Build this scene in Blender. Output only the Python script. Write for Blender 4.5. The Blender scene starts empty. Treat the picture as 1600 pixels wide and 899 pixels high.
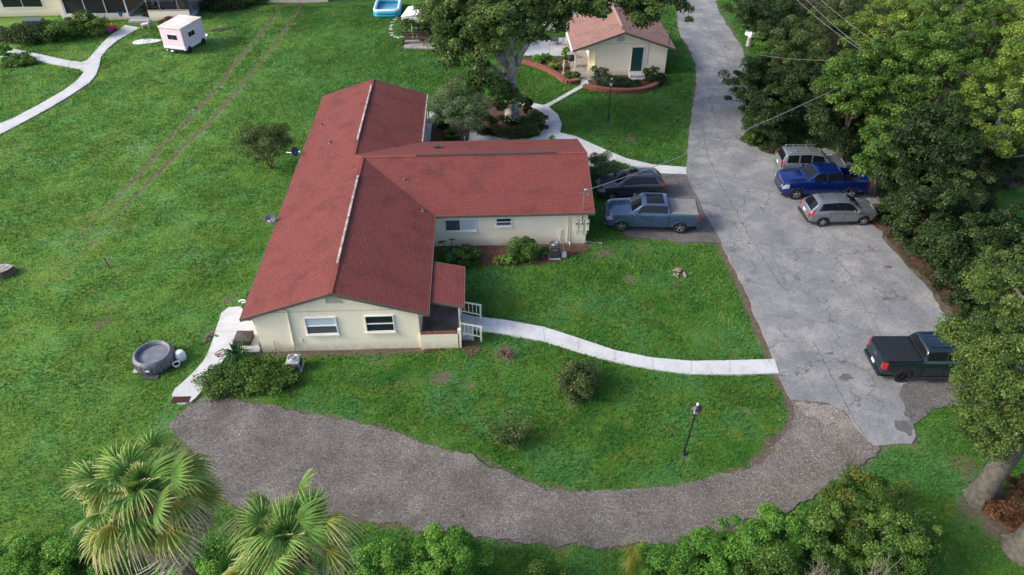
import bpy, math, random
import numpy as np
from mathutils import Vector, Matrix

# ------------------------------------------------------------------ camera, light, exposure
SC = bpy.context.scene
COL = SC.collection
R = math.radians
F = 1140.0; PITCH = R(39.0); YAW = R(-2.46); CAMH = 26.5
cd = bpy.data.cameras.new('camera'); cam = bpy.data.objects.new('camera', cd); COL.objects.link(cam)
cam.location = (0, 0, CAMH); cam.rotation_euler = (R(90) - PITCH, 0, YAW)
cd.sensor_width = 36; cd.lens = F / 1600 * 36; cd.clip_start = 0.5; cd.clip_end = 2000
SC.camera = cam
SUN_EL = 34.0; SUN_AZ = R(-100)          # azimuth from +Y, negative = to the left
w = bpy.data.worlds.new("World"); SC.world = w; w.use_nodes = True
nt = w.node_tree; bg = nt.nodes['Background']
sky = nt.nodes.new('ShaderNodeTexSky'); sky.sky_type = 'NISHITA'; sky.sun_disc = False
sky.sun_elevation = R(SUN_EL); sky.sun_rotation = SUN_AZ; sky.air_density = 0.7; sky.dust_density = 3.0; sky.ozone_density = 1.3
nt.links.new(sky.outputs[0], bg.inputs[0]); bg.inputs[1].default_value = 0.15
sd = bpy.data.lights.new('sun', 'SUN'); sun = bpy.data.objects.new('sun', sd); COL.objects.link(sun)
sd.energy = 1.25; sd.angle = R(10); sd.color = (1.0, 0.93, 0.82)
sdir = Vector((math.sin(SUN_AZ) * math.cos(R(SUN_EL)), math.cos(SUN_AZ) * math.cos(R(SUN_EL)), math.sin(R(SUN_EL))))
sun.rotation_euler = sdir.to_track_quat('Z', 'Y').to_euler()
sun.location = (0, 0, 60)
SC.view_settings.view_transform = 'Standard'; SC.view_settings.look = 'None'
SC.view_settings.gamma = 1; SC.view_settings.use_curve_mapping = False
SC.view_settings.exposure = 1.1

# ------------------------------------------------------------------ surveying: sight line of the survey picture -> ground point
def _ray(px, py):
    u = px - 800; v = py - 449.5
    y = math.cos(PITCH) * F - math.sin(PITCH) * v; z = -math.sin(PITCH) * F - math.cos(PITCH) * v
    c, s = math.cos(YAW), math.sin(YAW)
    return Vector((c * u - s * y, s * u + c * y, z))
def G(px, py, z=0.0):
    d = _ray(px, py); t = (z - CAMH) / d.z
    return Vector((d.x * t, d.y * t, z))
def GY(px, py, Y):
    d = _ray(px, py); t = Y / d.y
    return Vector((d.x * t, Y, CAMH + d.z * t))
def GX(px, py, X):
    d = _ray(px, py); t = X / d.x
    return Vector((X, d.y * t, CAMH + d.z * t))

# ------------------------------------------------------------------ tagging helpers
def tag(o, label=None, cat=None, group=None, kind=None):
    if label: o['label'] = label
    if cat: o['category'] = cat
    if group: o['group'] = group
    if kind: o['kind'] = kind
    return o
def thing(name, label, cat, loc=(0, 0, 0), rz=0.0, group=None):
    o = bpy.data.objects.new(name, None); COL.objects.link(o)
    o.location = loc; o.rotation_euler = (0, 0, rz); o.empty_display_size = 0.3
    return tag(o, label, cat, group)
def copy_tree(o, parent=None):
    c = o.copy(); COL.objects.link(c)
    if parent: c.parent = parent
    for ch in o.children: copy_tree(ch, c)
    return c

# ------------------------------------------------------------------ materials
MATS = {}
def nd(t, kind, **kw):
    n = t.nodes.new(kind)
    for k, v in kw.items():
        if hasattr(n, k): setattr(n, k, v)
    return n
def mat(name, col, rough=0.7, metal=0.0, spec=0.4, var=0.0, scale=3.0, bump=0.0, bscale=30.0, col2=None, coat=0.0, detail=6):
    if name in MATS: return MATS[name]
    m = bpy.data.materials.new(name); m.use_nodes = True; t = m.node_tree; b = t.nodes['Principled BSDF']
    b.inputs['Roughness'].default_value = rough; b.inputs['Metallic'].default_value = metal
    b.inputs['Specular IOR Level'].default_value = spec; b.inputs['Coat Weight'].default_value = coat
    b.inputs['Coat Roughness'].default_value = 0.06
    b.inputs['Base Color'].default_value = (*col, 1)
    tc = nd(t, 'ShaderNodeTexCoord')
    if var > 0 or col2:
        n = nd(t, 'ShaderNodeTexNoise'); n.inputs['Scale'].default_value = scale; n.inputs['Detail'].default_value = detail
        n.inputs['Roughness'].default_value = 0.65
        t.links.new(tc.outputs['Object'], n.inputs['Vector'])
        r = nd(t, 'ShaderNodeValToRGB'); c2 = col2 if col2 else tuple(x * (1 - var) for x in col)
        r.color_ramp.elements[0].position = 0.35; r.color_ramp.elements[0].color = (*c2, 1)
        r.color_ramp.elements[1].position = 0.62; r.color_ramp.elements[1].color = (*col, 1)
        t.links.new(n.outputs['Fac'], r.inputs[0]); t.links.new(r.outputs[0], b.inputs['Base Color'])
    if bump > 0:
        n = nd(t, 'ShaderNodeTexNoise'); n.inputs['Scale'].default_value = bscale; n.inputs['Detail'].default_value = 5
        t.links.new(tc.outputs['Object'], n.inputs['Vector'])
        bp = nd(t, 'ShaderNodeBump'); bp.inputs['Strength'].default_value = bump; bp.inputs['Distance'].default_value = 0.02
        t.links.new(n.outputs['Fac'], bp.inputs['Height']); t.links.new(bp.outputs[0], b.inputs['Normal'])
    MATS[name] = m
    return m
def leaf_mat(name, c1, c2, c3=None, trans=0.4, rough=0.5):
    """foliage: colour picked per leaf from the 'tint' attribute"""
    if name in MATS: return MATS[name]
    m = bpy.data.materials.new(name); m.use_nodes = True; t = m.node_tree; t.nodes.remove(t.nodes['Principled BSDF'])
    a = nd(t, 'ShaderNodeAttribute'); a.attribute_name = 'tint'
    r = nd(t, 'ShaderNodeValToRGB'); e = r.color_ramp.elements
    e[0].position = 0.0; e[0].color = (*c1, 1)
    if c3:
        e[1].position = 0.6; e[1].color = (*c2, 1); x = e.new(1.0); x.color = (*c3, 1)
    else:
        e[1].position = 1.0; e[1].color = (*c2, 1)
    t.links.new(a.outputs['Fac'], r.inputs[0])
    d = nd(t, 'ShaderNodeBsdfDiffuse'); tr = nd(t, 'ShaderNodeBsdfTranslucent'); g = nd(t, 'ShaderNodeBsdfGlossy')
    g.inputs['Roughness'].default_value = rough; g.inputs['Color'].default_value = (0.8, 0.85, 0.9, 1)
    mx = nd(t, 'ShaderNodeMixShader'); mx.inputs[0].default_value = trans
    t.links.new(r.outputs[0], d.inputs[0]); t.links.new(r.outputs[0], tr.inputs[0])
    t.links.new(d.outputs[0], mx.inputs[1]); t.links.new(tr.outputs[0], mx.inputs[2])
    m2 = nd(t, 'ShaderNodeMixShader'); m2.inputs[0].default_value = 0.018
    t.links.new(mx.outputs[0], m2.inputs[1]); t.links.new(g.outputs[0], m2.inputs[2])
    t.links.new(m2.outputs[0], t.nodes['Material Output'].inputs[0])
    MATS[name] = m
    return m
def glass_mat(name, col, rough=0.06):
    return mat(name, col, rough=rough, spec=0.5)
def paint(name, col, metal=0.35):
    return mat(name, col, rough=0.16, metal=metal, spec=0.5, coat=1.0)

# ------------------------------------------------------------------ mesh builder
def link_mesh(name, me, m, parent=None, loc=None):
    o = bpy.data.objects.new(name, me); COL.objects.link(o)
    if m is not None:
        for x in (m if isinstance(m, (list, tuple)) else [m]): me.materials.append(x)
    if parent: o.parent = parent
    if loc is not None: o.location = loc
    return o
class MB:
    def __init__(s): s.v = []; s.f = []; s.mi = []; s.uv = {}
    def add(s, vs, fs, mi=0):
        n = len(s.v); s.v += [tuple(v) for v in vs]
        for f in fs: s.f.append(tuple(n + i for i in f)); s.mi.append(mi)
        return s
    def box(s, x0, x1, y0, y1, z0, z1, mi=0, M=None):
        vs = [(x, y, z) for z in (z0, z1) for y in (y0, y1) for x in (x0, x1)]
        if M is not None: vs = [tuple(M @ Vector(v)) for v in vs]
        return s.add(vs, [(0, 2, 3, 1), (4, 5, 7, 6), (0, 1, 5, 4), (2, 6, 7, 3), (0, 4, 6, 2), (1, 3, 7, 5)], mi)
    def bar(s, a, b, w, h=None, mi=0):
        """rectangular bar from a to b"""
        a = Vector(a); b = Vector(b); h = h or w; d = (b - a)
        L = d.length; d.normalize(); up = Vector((0, 0, 1)) if abs(d.z) < 0.95 else Vector((1, 0, 0))
        x = d.cross(up).normalized(); y = x.cross(d).normalized()
        vs = []
        for p in (a, b):
            for sx, sy in ((-1, -1), (1, -1), (1, 1), (-1, 1)): vs.append(p + x * sx * w / 2 + y * sy * h / 2)
        return s.add(vs, [(3, 2, 1, 0), (4, 5, 6, 7), (0, 1, 5, 4), (1, 2, 6, 5), (2, 3, 7, 6), (3, 0, 4, 7)], mi)
    def tube(s, pts, rad, n=8, mi=0, cap=True):
        pts = [Vector(p) for p in pts]; k = len(pts)
        if not isinstance(rad, (list, tuple)): rad = [rad] * k
        vs = []; px = None
        for i, p in enumerate(pts):
            d = (pts[min(i + 1, k - 1)] - pts[max(i - 1, 0)]).normalized()
            if px is None: px = d.cross(Vector((0, 0, 1))) if abs(d.z) < 0.9 else d.cross(Vector((1, 0, 0)))
            px = (px - d * px.dot(d)).normalized(); py = d.cross(px)
            for j in range(n):
                a = 2 * math.pi * j / n; vs.append(p + (px * math.cos(a) + py * math.sin(a)) * rad[i])
        fs = [(i * n + j, i * n + (j + 1) % n, (i + 1) * n + (j + 1) % n, (i + 1) * n + j) for i in range(k - 1) for j in range(n)]
        if cap: fs += [tuple(range(n - 1, -1, -1)), tuple((k - 1) * n + j for j in range(n))]
        return s.add(vs, fs, mi)
    def lathe(s, prof, n=24, c=(0, 0, 0), mi=0, axis='z', sx=1.0, sy=1.0, close=False, cap=True):
        vs = []; c = Vector(c)
        for r, z in prof:
            for j in range(n):
                a = 2 * math.pi * j / n; x = r * math.cos(a) * sx; y = r * math.sin(a) * sy
                vs.append(c + (Vector((x, y, z)) if axis == 'z' else Vector((x, z, y))))
        k = len(prof)
        fs = [(i * n + j, i * n + (j + 1) % n, (i + 1) * n + (j + 1) % n, (i + 1) * n + j) for i in range(k - 1) for j in range(n)]
        if close: fs += [((k - 1) * n + j, (k - 1) * n + (j + 1) % n, (j + 1) % n, j) for j in range(n)]
        elif cap:
            if prof[0][0] > 1e-4: fs.append(tuple(range(n - 1, -1, -1)))
            if prof[-1][0] > 1e-4: fs.append(tuple((k - 1) * n + j for j in range(n)))
        return s.add(vs, fs, mi)
    def prism(s, poly, z0, z1, mi=0):
        n = len(poly)
        vs = [(p[0], p[1], z0) for p in poly] + [(p[0], p[1], z1) for p in poly]
        fs = [tuple(range(n - 1, -1, -1)), tuple(range(n, 2 * n))] + [(i, (i + 1) % n, n + (i + 1) % n, n + i) for i in range(n)]
        return s.add(vs, fs, mi)
    def build(s, name, m, parent=None, smooth=None, world=False, bevel=0, loc=None):
        off = Vector(parent.location) if (world and parent) else Vector((0, 0, 0))
        me = bpy.data.meshes.new(name)
        me.from_pydata([tuple(Vector(v) - off) for v in s.v] if world else s.v, [], s.f)
        me.polygons.foreach_set('material_index', s.mi)
        if smooth is not None:
            me.shade_smooth(); me.set_sharp_from_angle(angle=R(smooth))
        me.update()
        o = link_mesh(name, me, m, parent, loc)
        if bevel:
            b = o.modifiers.new('bevel', 'BEVEL'); b.width = bevel; b.segments = 2; b.limit_method = 'ANGLE'; b.angle_limit = R(40)
        return o
def quads_mesh(name, V, m, tint=None, parent=None, loc=(0, 0, 0), nv=4):
    """V: (n, nv, 3) array, n separate faces"""
    n = V.shape[0]; me = bpy.data.meshes.new(name)
    me.vertices.add(n * nv); me.vertices.foreach_set('co', (V - np.array(loc)).astype(np.float32).ravel())
    me.loops.add(n * nv); me.loops.foreach_set('vertex_index', np.arange(n * nv, dtype=np.int32))
    me.polygons.add(n); me.polygons.foreach_set('loop_start', np.arange(0, n * nv, nv, dtype=np.int32))
    try: me.polygons.foreach_set('loop_total', np.full(n, nv, dtype=np.int32))
    except Exception: pass
    if tint is not None:
        a = me.attributes.new('tint', 'FLOAT', 'FACE'); a.data.foreach_set('value', tint.astype(np.float32))
    me.update(calc_edges=True)
    return link_mesh(name, me, m, parent, None if parent else loc)

def in_poly(px, py, poly):
    inside = np.zeros(px.shape, bool); n = len(poly)
    for i in range(n):
        x1, y1 = poly[i][0], poly[i][1]; x2, y2 = poly[(i + 1) % n][0], poly[(i + 1) % n][1]
        if y1 == y2: continue
        c = ((y1 > py) != (y2 > py)) & (px < (x2 - x1) * (py - y1) / (y2 - y1) + x1)
        inside ^= c
    return inside
def dist_line(px, py, line):
    d = np.full(px.shape, 1e9)
    for (a, b) in zip(line[:-1], line[1:]):
        ax, ay, bx, by = a[0], a[1], b[0], b[1]; L = (bx - ax) ** 2 + (by - ay) ** 2 + 1e-9
        t = np.clip(((px - ax) * (bx - ax) + (py - ay) * (by - ay)) / L, 0, 1)
        d = np.minimum(d, np.hypot(px - ax - t * (bx - ax), py - ay - t * (by - ay)))
    return d
def PX(pts, z=0): return [G(x, y, z) for x, y in pts]
def rough_poly(poly, step=0.35, amp=0.12, seed=1):
    rg = random.Random(seed); out = []; n = len(poly)
    for i in range(n):
        a = Vector(poly[i][:2]); b = Vector(poly[(i + 1) % n][:2]); L = (b - a).length; k = max(1, int(L / step))
        nx = Vector((-(b - a).y, (b - a).x)).normalized() if L > 0 else Vector((0, 0))
        for j in range(k):
            p = a.lerp(b, j / k); out.append(p + nx * rg.uniform(-amp, amp) * (1 if j else 0.5))
    return out
def smooth_poly(pts, it=2):
    pts = [Vector(p[:2]) for p in pts]
    for _ in range(it):
        o = []
        for i in range(len(pts)):
            a, b = pts[i], pts[(i + 1) % len(pts)]
            o += [a.lerp(b, .25), a.lerp(b, .75)]
        pts = o
    return pts
from mathutils.geometry import tessellate_polygon
def sheet(name, poly, z, m, thick=0.0, label=None, cat=None, kind='structure'):
    tri = tessellate_polygon([[Vector((p[0], p[1], 0)) for p in poly]])
    b = MB(); n = len(poly)
    area = sum(poly[i][0] * poly[(i + 1) % n][1] - poly[(i + 1) % n][0] * poly[i][1] for i in range(n))
    vs = [(p[0], p[1], z) for p in poly]
    def up(t):
        a, c, d = [Vector(vs[i]) for i in t]
        return t if (c - a).cross(d - a).z > 0 else (t[0], t[2], t[1])
    b.add(vs, [up(t) for t in tri])
    if thick:
        vs2 = [(p[0], p[1], z - thick) for p in poly]
        s = [(i, n + i, n + (i + 1) % n, (i + 1) % n) for i in range(n)]
        if area < 0: s = [tuple(reversed(q)) for q in s]
        b.add(vs + vs2, s)
    o = b.build(name, m)
    if kind: o['kind'] = kind
    if label: tag(o, label, cat)
    return o

# ------------------------------------------------------------------ ground layout
asphalt_px = [(1052,-70),(1060,0),(1058,35),(1063,55),(1076,75),(1087,100),(1088,130),(1083,160),(1078,200),(1074,240),(1073,272),(1080,290),(1095,320),(1110,350),(1125,375),(1145,415),(1165,455),(1185,505),(1203,550),(1217,587),(1236,625),
 (1262,627),(1292,629),(1322,646),(1337,668),(1365,697),(1425,694),(1432,682),(1424,660),(1405,618),(1412,602),(1500,570),(1530,530),(1500,505),(1478,495),(1450,450),(1410,408),(1378,372),(1382,335),(1366,290),(1338,262),(1310,242),(1290,232),(1215,244),(1190,238),(1170,215),(1158,190),(1168,170),(1170,110),(1160,75),(1140,45),(1122,15),(1100,-70)]
asphalt = PX(asphalt_px)
gravel_px = [(262,665),(290,640),(330,613),(380,625),(450,640),(520,655),(600,668),(650,690),(700,705),(740,712),(780,735),(830,755),(880,768),(960,770),(1020,765),(1080,755),(1140,742),(1190,720),(1215,695),(1235,670),(1241,642),(1236,620),(1300,622),(1340,645),(1374,702),
 (1345,728),(1300,757),(1250,787),(1180,817),(1100,840),(1030,850),(960,853),(870,855),(820,849),(760,838),(700,830),(640,826),(560,812),(400,800),(350,775),(310,712)]
gravel = PX(gravel_px)
pad = PX([(1000,272),(1078,273),(1095,315),(1118,352),(1130,380),(1060,378),(980,368),(955,345),(950,300)])
pad2 = PX([(1395,590),(1412,594),(1600,560),(1600,600),(1560,628),(1500,628),(1455,640),(1438,655),(1420,665),(1402,630)])
walk_front = PX([(716,489),(740,495),(790,501),(850,512),(900,528),(960,548),(1020,560),(1080,565),(1140,564),(1210,562),(1217,584),(1160,586),(1080,586),(1020,578),(960,566),(900,549),(850,534),(790,523),(745,517),(716,513)])
patio_sw = PX([(349,482),(384,479),(417,550),(372,552),(354,557),(345,570),(324,600),(310,619),(295,632),(272,631),(268,613),(290,595),(315,570),(327,550),(338,515)])
walk_nw = PX([(196,40),(172,57),(160,68),(148,82),(137,94),(128,98),(105,95),(60,85),(20,77),(-30,66),(-30,84),(0,88),(40,92),(100,104),(126,109),(131,114),(122,125),(100,142),(60,165),(20,186),(-30,205),(-30,226),(0,211),(40,190),(80,168),(110,150),(140,130),(150,118),(155,105),(158,90),(168,77),(185,63),(219,44)])
walk_mid = PX([(900,95),(908,133),(868,156),(850,165),(812,158),(812,165),(838,170),(848,178),(853,190),(848,205),(832,216),(800,219),(770,214),(745,204),(738,203),(725,215),(725,250),(860,250),(930,262),(960,250),(1020,271),(1072,273),(1073,262),(1020,258),(978,248),(940,232),(900,214),(875,208),(878,195),(872,180),(860,170),(858,167),(920,132),(908,95)])
patio_gh = PX([(818,88),(880,88),(908,95),(906,60),(835,60)])
slab_n = PX([(655,175),(690,176),(690,187),(655,186)])
bed_n = PX([(655,185),(728,186),(740,205),(730,240),(655,240)])
bed_oak = PX([(745,150),(800,160),(838,170),(850,180),(853,190),(848,205),(830,216),(800,218),(770,213),(745,203),(728,190)])
bed_gh1 = PX([(815,98),(845,108),(868,120),(892,133),(906,130),(900,92),(818,90)])
bed_gh2 = PX([(911,135),(940,144),(975,147),(1010,143),(1034,134),(1040,118),(925,116)])
bed_wing = PX([(686,384),(918,384),(925,390),(890,400),(860,412),(800,416),(740,412),(690,406)])
bed_s = PX([(660,530),(712,528),(742,520),(752,545),(735,560),(710,540),(690,545),(662,552)])
hard = [asphalt, gravel, pad, pad2, walk_front, patio_sw, walk_nw, walk_mid, patio_gh, slab_n, bed_n, bed_oak, bed_gh1, bed_gh2, bed_wing]
hard = [[(p[0], p[1]) for p in q] for q in hard]
foot = [[(-11.75, 27.9), (-3.54, 27.9), (-3.54, 36.9), (6.16, 36.9), (6.16, 45.5), (-4.8, 45.5), (-4.8, 53.5), (-11.75, 53.5)],
        [(10, 62.7), (16.4, 62.7), (16.4, 75), (10, 75)]]
# wear of the grass: tyre tracks, bare patches, road edges
track1 = PX([(444,-40),(440,5),(425,30),(400,62),(370,95),(345,130),(315,162),(290,192),(262,218),(225,262),(180,312),(120,380),(60,445)])
track2 = PX([(478,-40),(470,5),(452,35),(430,68),(405,100),(380,130),(352,160),(330,190),(300,215),(255,262),(205,312),(150,375),(90,440)])
road_edge = PX([(1125,375),(1145,415),(1165,455),(1185,505),(1203,550)])
road_edge2 = PX([(1217,587),(1236,625),(1245,650),(1238,675),(1215,700),(1180,730)])
road_edge3 = PX([(1115,0),(1140,45),(1160,75),(1170,110)])
road_edge4 = PX([(1365,350),(1378,372),(1410,408),(1450,450),(1478,495),(1495,510)])
patches = [(690,590,.9,.7),(985,436,.5,.8),(725,600,.7,.6),(820,660,.3,.3),(1165,643,.35,.9),(560,590,1.0,.35),(640,600,1.2,.4),(985,145,2.2,.55),(1000,160,1.2,.4),(985,215,1.0,.6),(900,190,.8,.5),(160,505,.9,.7),(170,480,1.2,.5),
 (75,365,.8,.4),(145,380,.7,.5),(30,520,1.0,.35),(230,430,.7,.3),(205,405,.4,.6),(340,280,.8,.2),(320,60,1.6,.5),(345,45,1.4,.5),(200,100,2.2,.35),(160,110,1.2,.35),(230,110,1.8,.3),(60,115,1.5,.3),(650,545,.7,.5),(780,580,.5,.4),
 (970,640,.4,.3),(1070,712,.35,.9),(900,625,.7,.6),(790,552,.75,.9),(700,540,.8,.5),(340,520,.8,.6),(1120,420,.6,.3),(1010,400,1.2,.25),(880,470,1.5,.2),(600,35,1.6,.3),(605,45,1.2,.3),(355,465,.8,.6),(950,425,.4,.5),(1100,390,.5,.5),(940,395,1.0,.7),(1000,385,1.5,.35),(1520,740,1.6,.6),(1575,800,2.2,.9),(1530,800,1.2,.7),(900,395,.8,.4),
 (600,560,2.0,.35),(520,565,1.6,.2),(1300,610,1.0,.2),(1210,690,.9,.5),(300,640,.5,.5),(930,770,.3,.3),(265,560,1.3,.1),(235,590,.6,.2),(1060,425,.6,.6)]
def wear_at(x, y):
    w_ = np.zeros(x.shape)
    nz = (np.sin(x * 1.7 + np.sin(y * 1.3) * 2) * np.sin(y * 1.9 + np.sin(x * 1.1) * 2)) * .5 + .5
    nz2 = (np.sin(x * .37 + 1 + np.sin(y * .23) * 2) * np.sin(y * .31 + np.sin(x * .29) * 2)) * .5 + .5
    for t in (track1, track2):
        d = dist_line(x, y, t); k = np.clip((y - 20) / 30, 0.6, .95) * (0.55 + 0.5 * nz)
        w_ = np.maximum(w_, np.clip(1.15 - (d + .45 * (nz - .4)) / 0.55, 0, 1) * k * 0.72)
    for t, wd, kk in ((road_edge, .55, 1.0), (road_edge2, .6, .8), (road_edge3, .8, .5), (road_edge4, 1.3, .9)):
        d = dist_line(x, y, t); w_ = np.maximum(w_, np.clip(1.2 - d / wd, 0, 1) * (0.55 + .45 * nz) * kk)
    for px, py, r, k in patches:
        c = G(px, py); d = np.hypot(x - c.x, (y - c.y)); w_ = np.maximum(w_, np.clip(1.25 - d / r, 0, 1) * k * .75 * (.45 + .75 * nz))
    for ed in (asphalt, gravel, pad):
        d = dist_line(x, y, list(ed) + [ed[0]]); w_ = np.maximum(w_, np.clip(1 - d / .45, 0, 1) * (.2 + .5 * nz))
    d = dist_line(x, y, [foot[0][0], foot[0][1], foot[0][2], foot[0][3]]); w_ = np.maximum(w_, np.clip(1 - d / .7, 0, 1) * .75)
    d = dist_line(x, y, [foot[0][0], foot[0][7]]); w_ = np.maximum(w_, np.clip(1 - d / 1.3, 0, 1) * .5)
    left = np.clip((-x - 12) / 12, 0, 1)
    w_ = np.maximum(w_, (nz2 > .66) * nz * .24 * (0.3 + left))
    return np.clip(w_, 0, 1)

# lawn material driven by 'wear'
def lawn_material():
    m = bpy.data.materials.new('lawn'); m.use_nodes = True; t = m.node_tree; b = t.nodes['Principled BSDF']; L = t.links.new
    b.inputs['Roughness'].default_value = 0.95; b.inputs['Specular IOR Level'].default_value = 0.1
    tc = nd(t, 'ShaderNodeTexCoord')
    def noise(sc, det=6, ro=.6, vec=None):
        n = nd(t, 'ShaderNodeTexNoise'); n.inputs['Scale'].default_value = sc; n.inputs['Detail'].default_value = det; n.inputs['Roughness'].default_value = ro
        L(vec or tc.outputs['Object'], n.inputs['Vector']); return n.outputs['Fac']
    def ramp(x, stops):
        r = nd(t, 'ShaderNodeValToRGB'); e = r.color_ramp.elements
        e[0].position, e[0].color = stops[0][0], (*stops[0][1], 1); e[1].position, e[1].color = stops[-1][0], (*stops[-1][1], 1)
        for p, c in stops[1:-1]: q = e.new(p); q.color = (*c, 1)
        L(x, r.inputs[0]); return r.outputs[0]
    def mix(f, a, c, mode='MIX'):
        n = nd(t, 'ShaderNodeMix'); n.data_type = 'RGBA'; n.blend_type = mode
        if isinstance(f, float): n.inputs[0].default_value = f
        else: L(f, n.inputs[0])
        for s, v in ((6, a), (7, c)):
            if isinstance(v, tuple): n.inputs[s].default_value = (*v, 1)
            else: L(v, n.inputs[s])
        return n.outputs[2]
    zone = ramp(noise(.28, 5, .6), [(.38, (.036, .122, .022)), (.48, (.078, .178, .026)), (.60, (.070, .195, .058))])
    fine = ramp(noise(9, 8, .75), [(.3, (.45, .50, .40)), (.5, (.85, .88, .8)), (.72, (1.3, 1.25, 1.1))])
    g = mix(1.0, zone, fine, 'MULTIPLY')
    yel = ramp(noise(.9, 8, .75), [(.52, (0, 0, 0)), (.68, (1, 1, 1))])
    g = mix(yel, g, mix(1.0, (.17, .205, .035), fine, 'MULTIPLY'))
    sx_ = nd(t, 'ShaderNodeSeparateXYZ'); L(tc.outputs['Object'], sx_.inputs[0])
    mr_ = nd(t, 'ShaderNodeMapRange'); mr_.inputs[1].default_value = -8; mr_.inputs[2].default_value = -24; L(sx_.outputs[0], mr_.inputs[0])
    pale = mix(1.0, ramp(noise(.4, 6, .65), [(.32, (.10, .175, .028)), (.45, (.20, .30, .055)), (.55, (.16, .32, .075)), (.68, (.21, .40, .17))]), fine, 'MULTIPLY')
    mm_ = nd(t, 'ShaderNodeMath'); mm_.operation = 'MULTIPLY'; L(mr_.outputs[0], mm_.inputs[0]); mm_.inputs[1].default_value = .75
    g = mix(mm_.outputs[0], g, pale)
    brn = ramp(noise(.55, 8, .75), [(.56, (0, 0, 0)), (.74, (.8, .8, .8))]); mb_ = nd(t, 'ShaderNodeMath'); mb_.operation = 'MULTIPLY'; L(brn, mb_.inputs[0]); L(mr_.outputs[0], mb_.inputs[1])
    g = mix(mb_.outputs[0], g, mix(1.0, (.17, .14, .06), fine, 'MULTIPLY'))
    dirt = ramp(noise(6, 8, .8), [(.3, (.07, .05, .036)), (.5, (.13, .10, .075)), (.75, (.24, .20, .16))])
    a = nd(t, 'ShaderNodeAttribute'); a.attribute_name = 'wear'
    ad = nd(t, 'ShaderNodeMath'); ad.operation = 'ADD'; L(a.outputs['Fac'], ad.inputs[0])
    sb = nd(t, 'ShaderNodeMath'); sb.operation = 'MULTIPLY_ADD'; L(noise(3.5, 9, .8), sb.inputs[0]); sb.inputs[1].default_value = 1.7; sb.inputs[2].default_value = -.78
    L(sb.outputs[0], ad.inputs[1])
    f = ramp(ad.outputs[0], [(.30, (0, 0, 0)), (.52, (1, 1, 1))])
    L(mix(f, g, dirt), b.inputs['Base Color'])
    bp = nd(t, 'ShaderNodeBump'); bp.inputs['Strength'].default_value = .8; bp.inputs['Distance'].default_value = .08
    L(noise(14, 8, .75), bp.inputs['Height']); L(bp.outputs[0], b.inputs['Normal'])
    return m
LAWN = lawn_material()
def make_ground():
    xs = np.concatenate([[-600, -250, -110], np.arange(-62, 62.1, .3), [110, 250, 600]])
    ys = np.concatenate([[-300, -60], np.arange(0, 102.1, .3), [150, 300, 700]])
    X, Y = np.meshgrid(xs, ys); nx, ny = len(xs), len(ys)
    W = wear_at(X.ravel(), Y.ravel())
    hm = 0.03 * np.sin(X * .9 + np.sin(Y * .7)) * np.sin(Y * .8 + np.cos(X * .6)) - .035
    V = np.stack([X.ravel(), Y.ravel(), hm.ravel()], 1)
    i = np.arange(ny - 1)[:, None] * nx + np.arange(nx - 1)[None, :]
    Fq = np.stack([i, i + 1, i + nx + 1, i + nx], -1).reshape(-1, 4)
    me = bpy.data.meshes.new('lawn'); me.vertices.add(len(V)); me.vertices.foreach_set('co', V.astype(np.float32).ravel())
    me.loops.add(Fq.size); me.loops.foreach_set('vertex_index', Fq.astype(np.int32).ravel())
    me.polygons.add(len(Fq)); me.polygons.foreach_set('loop_start', np.arange(0, Fq.size, 4, dtype=np.int32))
    a = me.attributes.new('wear', 'FLOAT', 'POINT'); a.data.foreach_set('value', W.astype(np.float32))
    me.update(calc_edges=True); me.shade_smooth()
    o = link_mesh('lawn_ground', me, LAWN); o['kind'] = 'structure'
make_ground()

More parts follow.
